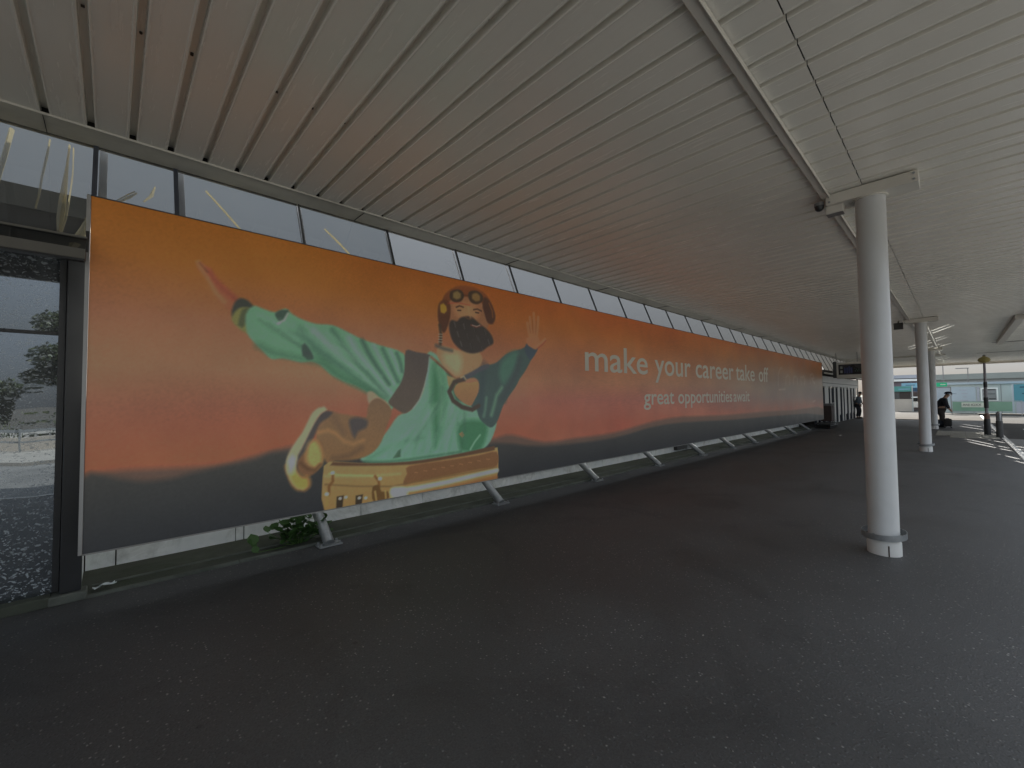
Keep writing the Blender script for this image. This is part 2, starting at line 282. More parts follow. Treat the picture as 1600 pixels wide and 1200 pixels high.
# ------------------------------------------------------------------ mesh helpers
class MB:
    def __init__(s): s.v = []; s.f = []
    def add(s, v, f):
        o = len(s.v); s.v += [tuple(p) for p in v]; s.f += [tuple(i + o for i in q) for q in f]; return s
    def box(s, x0, x1, y0, y1, z0, z1):
        return s.add([(x0, y0, z0), (x1, y0, z0), (x1, y1, z0), (x0, y1, z0), (x0, y0, z1), (x1, y0, z1), (x1, y1, z1), (x0, y1, z1)],
                     [(0, 3, 2, 1), (4, 5, 6, 7), (0, 1, 5, 4), (1, 2, 6, 5), (2, 3, 7, 6), (3, 0, 4, 7)])
    def bar(s, a, b, w, h=None, up=(0, 0, 1)):
        h = h or w; a = Vector(a); b = Vector(b); d = (b - a).normalized(); u = Vector(up)
        if abs(d.dot(u)) > .95: u = Vector((0, 1, 0))
        r = d.cross(u).normalized(); u = r.cross(d)
        vs = [p + r * (sx * w / 2) + u * (sy * h / 2) for p in (a, b) for sx, sy in ((-1, -1), (1, -1), (1, 1), (-1, 1))]
        return s.add(vs, [(0, 1, 2, 3), (7, 6, 5, 4), (0, 4, 5, 1), (1, 5, 6, 2), (2, 6, 7, 3), (3, 7, 4, 0)])
    def tube(s, a, b, r0, r1=None, n=16, caps=True):
        r1 = r0 if r1 is None else r1; a = Vector(a); b = Vector(b); d = (b - a).normalized()
        u = Vector((0, 0, 1)) if abs(d.z) < .9 else Vector((1, 0, 0)); x = d.cross(u).normalized(); y = d.cross(x)
        vs = [p + (x * math.cos(2 * math.pi * i / n) + y * math.sin(2 * math.pi * i / n)) * r for p, r in ((a, r0), (b, r1)) for i in range(n)]
        fs = [(i, i + n, (i + 1) % n + n, (i + 1) % n) for i in range(n)]
        if caps: fs += [tuple(range(n)), tuple(range(2 * n - 1, n - 1, -1))]
        return s.add(vs, fs)
    def lathe(s, c, prof, n=32):
        cx, cy, cz = c; vs = []; fs = []
        for r, z in prof: vs += [(cx + r * math.cos(2 * math.pi * i / n), cy + r * math.sin(2 * math.pi * i / n), cz + z) for i in range(n)]
        for k in range(len(prof) - 1):
            fs += [(k * n + i, k * n + (i + 1) % n, (k + 1) * n + (i + 1) % n, (k + 1) * n + i) for i in range(n)]
        fs.append(tuple(range(n - 1, -1, -1))); fs.append(tuple((len(prof) - 1) * n + i for i in range(n)))
        return s.add(vs, fs)
    def mesh(s, name, mat, smooth=False):
        me = bpy.data.meshes.new(name); me.from_pydata(s.v, [], s.f); me.validate(); me.update()
        if mat: me.materials.append(MAT[mat] if isinstance(mat, str) else mat)
        if smooth:
            me.polygons.foreach_set('use_smooth', [True] * len(me.polygons))
            try: me.set_sharp_from_angle(angle=R_(38))
            except Exception: pass
        return me
    def build(s, name, mat, parent=None, smooth=False, bevel=0, loc=(0, 0, 0)):
        return link(name, s.mesh(name, mat, smooth), parent, loc, bevel)
def link(name, me, parent=None, loc=(0, 0, 0), bevel=0):
    o = bpy.data.objects.new(name, me); COL.objects.link(o); o.location = loc
    if parent is not None: o.parent = parent
    if bevel:
        b = o.modifiers.new('bevel', 'BEVEL'); b.width = bevel; b.segments = 2; b.limit_method = 'ANGLE'; b.angle_limit = R_(40)
    return o
def tag(o, label=None, cat=None, group=None, kind=None):
    for k, v in (('label', label), ('category', cat), ('group', group), ('kind', kind)):
        if v: o[k] = v
    return o
def thing(name, loc, label, cat, group=None):
    o = bpy.data.objects.new(name, None); COL.objects.link(o); o.location = loc; o.empty_display_size = .2
    return tag(o, label, cat, group)
def box(name, mat, x0, x1, y0, y1, z0, z1, parent=None, bevel=0):
    "box in world metres, under a parent that sits at parent.location"
    p = parent.location if parent is not None else Vector()
    if parent is not None and parent.parent is not None: p = p + parent.parent.location
    return MB().box(x0 - p.x, x1 - p.x, y0 - p.y, y1 - p.y, z0 - p.z, z1 - p.z).build(name, mat, parent, bevel=bevel)
def text_mesh(name, s, size, mat, parent, width=None, ext=.001, bold=0.):
    c = bpy.data.curves.new(name, 'FONT'); c.body = s; c.size = size; c.extrude = ext; c.offset = bold; c.resolution_u = 4
    o = bpy.data.objects.new(name + '_tmp', c); COL.objects.link(o)
    dg = bpy.context.evaluated_depsgraph_get(); dg.update()
    me = bpy.data.meshes.new_from_object(o.evaluated_get(dg)); bpy.data.objects.remove(o); bpy.data.curves.remove(c)
    me.name = name; me.materials.clear(); me.materials.append(MAT[mat])
    xs = [v.co.x for v in me.vertices]; k = 1 if width is None else width / (max(xs) - min(xs)); x0 = min(xs)
    for v in me.vertices: v.co.x = (v.co.x - x0) * k
    return link(name, me, parent)

# ------------------------------------------------------------------ ground, road, far ground
ZC = 3.65          # ceiling soffit
def gnoise(x, y): return .004 * math.sin(x * 1.3 + y * .7) + .003 * math.sin(x * .41 - y * 1.9)
box('ground', 'sunny_paving', -600, 1200, -900, 900, -.60, -.16); tag(bpy.data.objects['ground'], kind='structure')
pv = MB()
nx, ny = 120, 30
xs = np.concatenate([np.linspace(-14, 12, 70), np.linspace(12.6, 36.2, 51)]); ys = np.linspace(-.98, 5.6, 30)
pv.v = [(float(x), float(y), gnoise(x, y)) for x in xs for y in ys]
pv.f = [(i * 30 + j, (i + 1) * 30 + j, (i + 1) * 30 + j + 1, i * 30 + j + 1) for i in range(len(xs) - 1) for j in range(29)]
b = pv.build('pavement', 'pavement', smooth=True); tag(b, kind='structure')
o = box('pavement_far', 'sunny_paving', 36.2, 60, -.98, 30, -.15, .004); tag(o, kind='structure')
o = box('footing', 'dark_grey', -14, 36.19, -.97, 5.58, -.15, -.02); tag(o, kind='structure')
o = box('road', 'road', -60, 24, -8.2, -1.13, -.158, -.11); tag(o, kind='structure')
o = box('road', 'dark_road', 24.01, 52, -8.2, -1.13, -.158, -.11); tag(o, kind='structure')
o = box('road_far_side', 'bounce_paving', -60, 22, -30, -8.35, -.158, -.02); tag(o, kind='structure')
o = box('road_far_side', 'sunny_paving', 22.01, 52, -30, -8.35, -.158, -.02); tag(o, kind='structure')  # stretch in view gets darker paving against sunlit glare
o = box('mossy_strip', 'mossy', -.2, 24.9, 4.86, 5.56, -.02, .012); tag(o, kind='structure')
# road lines
for k, (x0, x1, y0, y1) in enumerate([(14.2, 15.6, -1.62, -1.50), (16.6, 19.2, -1.62, -1.50), (20.4, 23, -1.62, -1.50), (24.6, 27.4, -2.6, -2.0), (28.4, 31, -2.6, -2.0)]):
    o = box('road_marking', 'road_paint', x0, x1, y0, y1, -.11, -.106); tag(o, kind='structure')
# kerb of separate stones
kt = thing('kerb', (0, -1.05, 0), 'low white painted kerb of stones between dark pavement and road', 'kerb')
km = MB().box(0, .905, -.065, .065, -.13, .012).mesh('kerb_stone', 'kerb')
for i in range(58): link('kerb_stone', km, kt, (-8 + i * .915, random.uniform(-.004, .004), random.uniform(-.003, .003)), .012)
# edging along the wall
et = thing('wall_edging', (0, 4.83, 0), 'thin pale concrete edging between mossy strip and dark asphalt below the billboard', 'edging')
em = MB().box(0, 1.215, -.018, .018, -.05, .022).mesh('edging_length', 'edging')
for i in range(21): link('edging_length', em, et, (-.3 + i * 1.22, random.uniform(-.004, .004), 0), .005)
em2 = MB().box(0, 2.43, -.012, .012, -.03, .024).mesh('channel_lip', 'edging')
for i in range(10): link('channel_lip', em2, et, (-.1 + i * 2.44, .24 + random.uniform(-.004, .004), 0), .004)
# ribbed tactile paving slabs
tm = MB(); tm.box(0, .392, 0, .392, 0, .012)
for k in range(5): tm.box(.012, .38, .024 + k * .077, .060 + k * .077, .012, .02)
tme = tm.mesh('tactile_slab', 'tactile')
tp = thing('tactile_paving', (21.9, -.93, .004), 'patch of pale ribbed paving slabs at the kerb by the beacon pole', 'tactile paving')
for i in range(9):
    for j in range(4 if i > 1 else 3): link('tactile_slab', tme, tp, (i * .4, j * .4, random.uniform(-.002, .002)))

# ------------------------------------------------------------------ canopy
PITCH = .236
canopy = thing('canopy', (0, 0, 0), 'long cream ribbed metal canopy roof over the pavement, carried on white columns', 'canopy')
prof = [(.004, 0), (.166, 0), (.171, -.004), (.180, -.0045), (.184, -.001), (.187, .044), (.190, .047), (.222, .047), (.225, .044), (.228, -.001), (.232, -.0045), (.2365, -.004), (.2415, -.0004)]
def panel_mesh(segs, sag=0.0):
    """segs: (start, end) pairs; each end is a number or (value at x=0, value at x=pitch) for a slanted cut"""
    m = MB(); n = len(prof); e = lambda v, x: v if not isinstance(v, tuple) else v[0] + (v[1] - v[0]) * x / PITCH
    for y0, y1 in segs:
        m.add([(x, e(y0, x), z) for x, z in prof] + [(x, e(y1, x), z) for x, z in prof], [(i, i + n, i + n + 1, i + 1) for i in range(n - 1)])
    return m.mesh('ceiling_panel', 'ceiling')
YI0, YI1, YO0, YO1 = .5955, 4.50, -3.2, .5905
inner = panel_mesh([(YI0, YI1)]); outer = panel_mesh([(YO0, YO1)]); outer_near = panel_mesh([(-1.42, YO1)])  # near outer sheets stop short, out of view, to let in more light
# slots cut through the roof sheets, added to throw sun streaks along the sun's azimuth
sh = Vector((TOSUN.x / TOSUN.z * ZC, TOSUN.y / TOSUN.z * ZC))
STREAKS = [((21.7, -.04), (16.9, -1.45), .035), ((20.45, -.10), (16.2, -1.40), .04), ((16.65, -.62), (13.2, -1.62), .04), ((15.27, -.80), (12.8, -1.55), .035),
           ((23.07, -.51), (19.6, -1.55), .04), ((22.3, -.42), (19.4, -1.28), .035), ((32.0, -.04), (27.6, -1.33), .04), ((31.6, -.66), (29.0, -1.40), .04), ((30.0, .02), (26.4, -1.05), .04),
           ((25.0, -.35), (22.6, -1.05), .035), ((25.6, -.5), (23.2, -1.20), .035)]
def slots_at(x):
    r = []
    for (xa, ya), (xb, yb), w in STREAKS:
        X0, Y0, X1, Y1 = xb + sh.x, yb + sh.y, xa + sh.x, ya + sh.y
        if X0 <= x and x + PITCH <= X1:
            f = lambda q: Y0 + (Y1 - Y0) * (q - X0) / (X1 - X0)
            t = (x - X0) / (X1 - X0); w2 = w * min(1, .3 + 3 * min(t, 1 - t)); a, b = f(x), f(x + PITCH)
            r.append(((a - w2 / 2, b - w2 / 2), (a + w2 / 2, b + w2 / 2)))
    return sorted(r)
def cut(y0, y1, sl):
    segs = []; a = y0; num = lambda v: v if not isinstance(v, tuple) else (v[0] + v[1]) / 2
    for s0, s1 in sl:
        if min(s0) < y0 + .01 or max(s1) > y1 - .01 or num(s0) <= num(a) + .01: continue
        segs.append((a, s0)); a = s1
    segs.append((a, y1))
    return segs
X0P = -5.45 + .057 + .080  # canopy starts here, out of view, to let light in from the left
far = MB(); npan = int((42 - X0P) / PITCH); extra = []
for i in range(npan):
    x = X0P + i * PITCH; sl = slots_at(x)
    if sl:
        me_i, me_o = panel_mesh(cut(YI0, YI1, sl)), panel_mesh(cut(YO0 if x > 17.4 else -1.42, YO1, sl))
    else: me_i, me_o = inner, (outer if x > 17.4 else outer_near)
    link('ceiling_panel', me_i, canopy, (x, 0, ZC + random.uniform(-.0005, .0005)))
    if 3 <= x < 27 : link('ceiling_panel', me_o, canopy, (x, 0, ZC + .006))
    else: extra.append((x, me_o))
for x, me_o in extra:
    vs = [(v.co.x + x, v.co.y, v.co.z + ZC + .006) for v in me_o.vertices]; far.add(vs, [tuple(p.vertices) for p in me_o.polygons])
tag(far.build('outer_ceiling_panels', 'ceiling', canopy), kind='stuff')
box('sun_stop_deck', 'roofing', -5.45, 18.2, -1.42, 4.52, ZC + .08, ZC + .13, canopy)  # unseen deck added to stop sun leaking between the sheets
box('joint_sun_stop', 'dark_grey', -5.45, 18.5, .56, .64, ZC + .066, ZC + .074, canopy)  # strip added above the sheet joint to keep sun out
# screws in the grooves
sc = MB()
for i in range(npan):
    x = X0P + i * PITCH + .206
    for yy in (3.18, 1.75, -.4):
        if random.random() < .85: sc.tube((x, yy + random.uniform(-.02, .02), ZC + .047), (x, yy, ZC + .036), .008, n=6)
    if False: sc.tube((x + random.uniform(-.1, -.03), 3.18 + random.uniform(-.05, .05), ZC + .001), (x - .06, 3.18, ZC - .004), .006, n=6)
tag(sc.build('ceiling_screws', 'rust', canopy), kind='stuff')
# painted-dark rib ends, edge trim, channel beam, gutter
hb = MB()
for i in range(npan):
    x = X0P + i * PITCH; hb.box(x + .184, x + .228, 4.485, 4.50, ZC - .001, ZC + .066)
tag(hb.build('painted_rib_ends', 'dark_fill', canopy), kind='stuff')  # black blocks stand for the shade inside the open rib ends
trim = MB()
pr = [(4.455, ZC - .004), (4.46, ZC - .016), (4.785, ZC + .002), (4.79, ZC - .010), (4.815, ZC - .010), (4.82, ZC + .08), (4.455, ZC - .0015)]
trim.add([(-5.45, y, z) for y, z in pr] + [(42, y, z) for y, z in pr], [tuple(range(6, -1, -1))[::-1][::-1], tuple(range(7, 14))] + [(i, (i + 1) % 7, (i + 1) % 7 + 7, i + 7) for i in range(7)])
trim.build('wall_trim', 'trim', canopy)
for i in range(20):
    box('trim_joint', 'dark_fill', -5.2 + i * 2.4, -5.197 + i * 2.4, 4.47, 4.77, ZC - .019, ZC - .010, canopy)
bm_ = MB(); bm_.box(-5.45, 41.5, .862, .925, ZC - .034, ZC - .009); bm_.box(-5.45, 41.5, .853, .861, ZC - .048, ZC - .009)
bm_.build('channel_beam', 'beam', canopy, bevel=.003)
g_ = MB().box(17.5, 25.6, -1.28, -1.10, ZC - .13, ZC - .002); g_.build('gutter_trough', 'beam', canopy, bevel=.012)
for x in (26.1, 32.2): box('cross_joint', 'dark_fill', x, x + .10, -3.2, -1.0 if x < 30 else -.7, ZC - .012, ZC - .003, canopy)
box('end_fascia', 'beam', 41.7, 41.9, -3.2, 4.82, ZC - .12, ZC + .25, canopy)
box('outer_fascia', 'beam', 17.5, 41.7, -3.32, -3.205, ZC - .14, ZC + .25, canopy); box('outer_fascia', 'beam', -5.45, 17.4, -1.53, -1.425, ZC - .14, ZC + .25, canopy); box('step_fascia', 'beam', 17.405, 17.49, -3.32, -1.43, ZC - .14, ZC + .25, canopy)
box('cross_member', 'beam', 31.4, 31.5, .4, 4.5, ZC - .07, ZC - .003, canopy)

# ------------------------------------------------------------------ columns
def column(x, y, label, light=True):
    c = thing('canopy_column', (x, y, 0), label, 'column', 'white columns under the canopy')
    r = .120
    MB().lathe((0, 0, 0), [(r + .004, .0), (r + .004, .012), (r, .02), (r, 3.52)], 40).build('shaft', 'column', c, smooth=True)
    MB().lathe((0, 0, 0), [(r + .002, .005), (r + .012, .008), (r + .011, .125), (r + .004, .14), (r + .001, .142)], 40).build('base_sleeve', 'white', c, smooth=True)
    a = R_(200); MB().bar((math.cos(a) * (r + .012), math.sin(a) * (r + .012), .01), (math.cos(a) * (r + .012), math.sin(a) * (r + .012), .11), .006, .010).build('sleeve_seam', 'rust', c)
    # flat steel hoop, a little tilted
    h = MB(); n = 40; ro, ri = .172, .166; tl = .03
    for k in range(n):
        a0, a1 = 2 * math.pi * k / n, 2 * math.pi * (k + 1) / n
        def p(rr, a, z): return (rr * math.cos(a), rr * math.sin(a), z + tl * math.cos(a + .6) * .5)
        h.add([p(ri, a0, .170), p(ro, a0, .170), p(ro, a0, .225), p(ri, a0, .225), p(ri, a1, .170), p(ro, a1, .170), p(ro, a1, .225), p(ri, a1, .225)],
              [(1, 5, 6, 2), (3, 2, 6, 7), (0, 3, 7, 4), (0, 4, 5, 1)])
    hp = h.build('hoop', 'galv', c, smooth=True)
    for a in (.5, 2.6, 4.7): MB().bar((math.cos(a) * .11, math.sin(a) * .11, .197), (math.cos(a) * .168, math.sin(a) * .168, .197), .014).build('hoop_bracket', 'galv', hp)
    cp = MB().box(-.13, .13, -.36, .34, 3.535, 3.642).build('cap_beam', 'beam', c, bevel=.004)
    MB().lathe((0, 0, 3.520), [(.14, 0), (.14, .0145)], 28).build('cap_plate', 'beam', c)
    for sy in (-.33, .31):
        for sz in (3.56, 3.615): MB().tube((-.131, sy, sz), (-.142, sy, sz), .010, n=8).build('bolt', 'galv', cp)
    return c
COLX = [5.52, 16.15, 26.95]
column(COLX[0], .55, 'nearest white column, full height, with steel hoop round its foot')
column(COLX[1], .66, 'middle white column standing behind the nearest one')
column(COLX[2], .80, 'farthest white column, beside the stooping man in the cap')
# camera box and junction box by the first column
jb = thing('junction_box', (5.50, .83, 3.49), 'cream box fixed under the canopy left of the nearest column', 'junction box')
MB().box(-.05, .06, -.075, .075, -.03, .13).build('box_body', 'beam', jb, bevel=.008); MB().box(-.045, .055, -.07, .07, -.036, -.031).build('box_lid', 'grey', jb)
MB().tube((0, .0, .13), (0, .0, .158), .02, n=10).build('stem', 'beam', jb)
dc = thing('dome_camera', (5.44, .955, 3.565), 'small dark dome camera beside the cream box under the canopy', 'camera')
MB().tube((0, 0, .0), (0, 0, .032), .045, n=18).build('camera_mount', 'grey', dc)
MB().lathe((0, 0, -.055), [(.006, 0), (.024, .006), (.038, .024), (.043, .055)], 18).build('camera_dome', 'black_metal', dc, smooth=True)
j2 = thing('lamp_housing', (16.3, 1.12, 3.50), 'small brown box hanging under the canopy left of the middle column', 'lamp')
MB().box(-.07, .07, -.10, .10, -.08, .10).build('housing', 'dark_grey', j2, bevel=.006); MB().tube((0, 0, .10), (0, 0, .148), .02, n=8).build('stem', 'grey', j2)

# ------------------------------------------------------------------ terminal building behind the board
bld = thing('terminal_building', (0, 5.57, 0), 'low terminal building with slanted clerestory glazing behind the long billboard', 'building')
YW = 4.90
box('back_wall', 'dark_fill', -14, 1.6, 7.9, 8.2, 0, 3.95, bld); box('rear_wall', 'dark_grey', 1.61, 42, 7.9, 8.2, 0, 2.95, bld); box('parapet', 'parapet', -14, 1.6, 7.84, 8.2, 3.95, 4.22, bld)
box('flat_roof', 'roofing', -14, 42.2, 5.06, 7.9, 2.80, 2.88, bld)  # far end carried on over the entrance to shut the sun out
box('sun_stop_slab', 'roofing', 24.7, 42.2, 4.40, 5.055, 2.70, 2.80, bld)  # slab added behind the glazing to block sun falling past it
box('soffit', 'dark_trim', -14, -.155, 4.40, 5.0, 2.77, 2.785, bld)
# clerestory: leaning mullions and panes
YT, ZT, YB, ZB = 4.812, 3.71, 4.37, 2.66
MX = [-5.3, -4.26, -3.23, -2.2, -1.16, -.13, .38, 1.41, 2.43] + [3.46 + 1.03 * i for i in range(37)]  # last far bays added to keep sun off the ground by the entrance
for i, x in enumerate(MX):
    w = .030 if x < 1 else .013
    YB, ZB = (4.37, 2.66) if (x < -.2 or x > 24.7) else (4.545, 3.05)
    MB().bar((x, YB - 5.57, ZB), (x, YT - 5.57, ZT), w, .028, up=(0, -1, .4)).build('mullion', 'dark_grey' if x > 1 else 'mullion_blue', bld)
    if x < 5: MB().bar((x + w / 2 + .030, YB - 5.57 + .10, ZB + .02), (x + w / 2 + .030, YT - 5.57 + .10, ZT - .03), .05 if x < 2 else .022, .006, up=(0, -1, .4)).build('reflection_strip', 'reflection_film', bld)  # white strips paint in the frame's reflection beside the left mullions
    if i < len(MX) - 1:
        x1 = MX[i + 1]; d = .005 * random.uniform(-1, 1); dy = YT - YB; n = 5
        m = MB(); vs = []
        for a in range(n + 1):
            for bq in range(n + 1):
                u, v = a / n, bq / n; wob = 0 if a in (0, n) or bq in (0, n) else random.uniform(-.004, .004)
                vs.append((x + w / 2 + (x1 - x - w) * u, YB + dy * v - 5.57 + wob - .004, ZB + (ZT - ZB) * v + wob * .4))
        m.add(vs, [(a * (n + 1) + q, (a + 1) * (n + 1) + q, (a + 1) * (n + 1) + q + 1, a * (n + 1) + q + 1) for a in range(n) for q in range(n)])
        m.build('clerestory_pane', 'clere_glass' if x < 2 else 'clere_glass_bright', bld, smooth=True)
# lower dark band of the slanted glazing right of the board
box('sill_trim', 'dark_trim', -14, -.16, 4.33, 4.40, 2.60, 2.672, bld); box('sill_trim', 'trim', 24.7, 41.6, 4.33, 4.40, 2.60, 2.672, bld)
box('sill_dark_strip', 'black_metal', -14, -.165, 4.335, 4.395, 2.585, 2.599, bld)  # thin solid black strip under the left sill trim
# plinth boards
PX = [-.16, .05, 1.02, 1.10, 2.45, 3.4, 4.37, 5.6]; PX += [5.6 + 1.22 * k for k in range(1, 17)]
for a, c_ in zip(PX, PX[1:]):
    d = random.uniform(-.006, .006)
    box('plinth_board', 'plinth', a + .005, c_ - .005, 5.565 + d, 5.59, .01, .50 + random.uniform(-.004, .004), bld)
    if a > 2: box('plinth_rail', 'white', a + .002, c_ - .002, 5.53, 5.563 + d, .20, .23, bld)
box('plinth_backing', 'dark_fill', -.16, 25.2, 5.592, 5.62, 0, 2.6, bld)
box('vent_box', 'galv', 12.05, 12.5, 5.42, 5.56, .06, .36, bld); box('vent_box', 'dark_grey', 11.5, 11.95, 5.46, 5.56, .06, .34, bld)
# recess side wall
box('recess_side', 'plinth', -.20, -.165, 4.96, 5.56, .0, 2.58, bld)

# big window left of the board
wn = thing('window', (-.2, YW, 0), 'tall dark window spattered with droplets, left of the billboard', 'window')
def wbox(n, m, x0, x1, y0, y1, z0, z1, **k): return box(n, m, x0, x1, y0, y1, z0, z1, wn, **k)
wbox('frame_jamb', 'black_metal', -.275, -.155, YW - .06, YW + .05, .07, 2.765, bevel=.006); wbox('frame_jamb', 'black_metal', -.318, -.280, YW - .03, YW + .05, .09, 2.765)
wbox('frame_head', 'black_metal', -3.6, -.32, YW - .04, YW + .05, 2.725, 2.765)
wbox('transom', 'black_metal', -3.6, -.319, YW - .012, YW + .03, 2.095, 2.118)
wbox('mullion', 'navy', -.752, -.735, YW - .01, YW + .03, .09, 2.094)
wbox('sill', 'mossy', -3.6, -.32, YW - .09, YW + .05, .0, .075, bevel=.008)
wbox('jamb_foot', 'edging', -.33, -.12, YW - .10, YW + .05, .0, .068, bevel=.01)
def pane(x0, x1, z0, z1, tilt):
    h = z1 - z0; m = MB(); nx_, nz_ = 10, 12; vs = []
    for a in range(nx_ + 1):
        for q in range(nz_ + 1):
            u, v = a / nx_, q / nz_
            w = .0009 * math.sin(7 * u + 3 * v) * math.sin(math.pi * u) * math.sin(math.pi * v)
            vs.append((x0 + (x1 - x0) * u + .2, .012 + w + v * h * tilt, z0 + h * v))
    m.add(vs, [(a * (nz_ + 1) + q, (a + 1) * (nz_ + 1) + q, (a + 1) * (nz_ + 1) + q + 1, a * (nz_ + 1) + q + 1) for a in range(nx_) for q in range(nz_)])
    m.build('pane', 'window_glass', wn, smooth=True)
pane(-3.6, -.319, 2.118, 2.72, -.031); pane(-.735, -.319, .075, 2.094, .002); pane(-3.6, -.752, .075, 2.094, -.002)
wbox('dark_room_sheet', 'dark_fill', -3.6, -.25, YW + .12, YW + .14, 0, 2.6)  # black sheet standing for the dark room behind the glass
box('end_wall', 'grey', -14, -3.6, 4.85, 5.0, 0, 2.76, bld)
# creased plastic film behind the left panes
fm = thing('plastic_film', (-.6, 4.6, 3.1), 'creased yellowish plastic film hanging behind the leftmost clerestory panes', 'plastic film')
def fold(pts):
    m = MB(); n = len(pts); vs = []
    for i, (x, s, w) in enumerate(pts):
        y = YB + (YT - YB) * s + .17; z = ZB + (ZT - ZB) * s; j = random.uniform(-.006, .006)
        vs += [(x - w / 2 + .6, y - 4.6 + .01, z - 3.1), (x + j + .6, y - 4.6 - .026, z - 3.1), (x + w / 2 + .6, y - 4.6 + .012, z - 3.1)]
    m.add(vs, [q for i in range(n - 1) for q in ((i * 3, i * 3 + 1, i * 3 + 4, i * 3 + 3), (i * 3 + 1, i * 3 + 2, i * 3 + 5, i * 3 + 4))])
    m.build('fold', 'film', fm, smooth=True)
fold([(-.40, .97, .010), (-.41, .8, .016), (-.425, .6, .014), (-.43, .45, .012), (-.44, .33, .006)])
fold([(-.29, .97, .012), (-.295, .8, .014), (-.30, .65, .028), (-.305, .5, .04), (-.31, .3, .045), (-.315, .12, .012)])
fold([(-.265, .95, .006), (-.262, .7, .008), (-.27, .5, .010), (-.285, .3, .016), (-.30, .16, .005)])
fold([(-.25, .03, .03), (-.22, .12, .07), (-.18, .22, .07), (-.165, .32, .03), (-.16, .40, .01)])
fold([(.02, .55, .01), (.07, .61, .035), (.12, .67, .02)]); fold([(-.02, .53, .01), (.06, .63, .012), (.11, .68, .008)]); fold([(.17, .60, .008), (.22, .68, .03), (.25, .78, .006)])
fold([(.62, .88, .008), (.75, .72, .012), (.92, .5, .016)]); fold([(1.72, .8, .008), (1.86, .66, .012), (2.0, .5, .006)])
fold([(-.60, .97, .03), (-.62, .7, .03), (-.64, .4, .02), (-.65, .2, .01)])

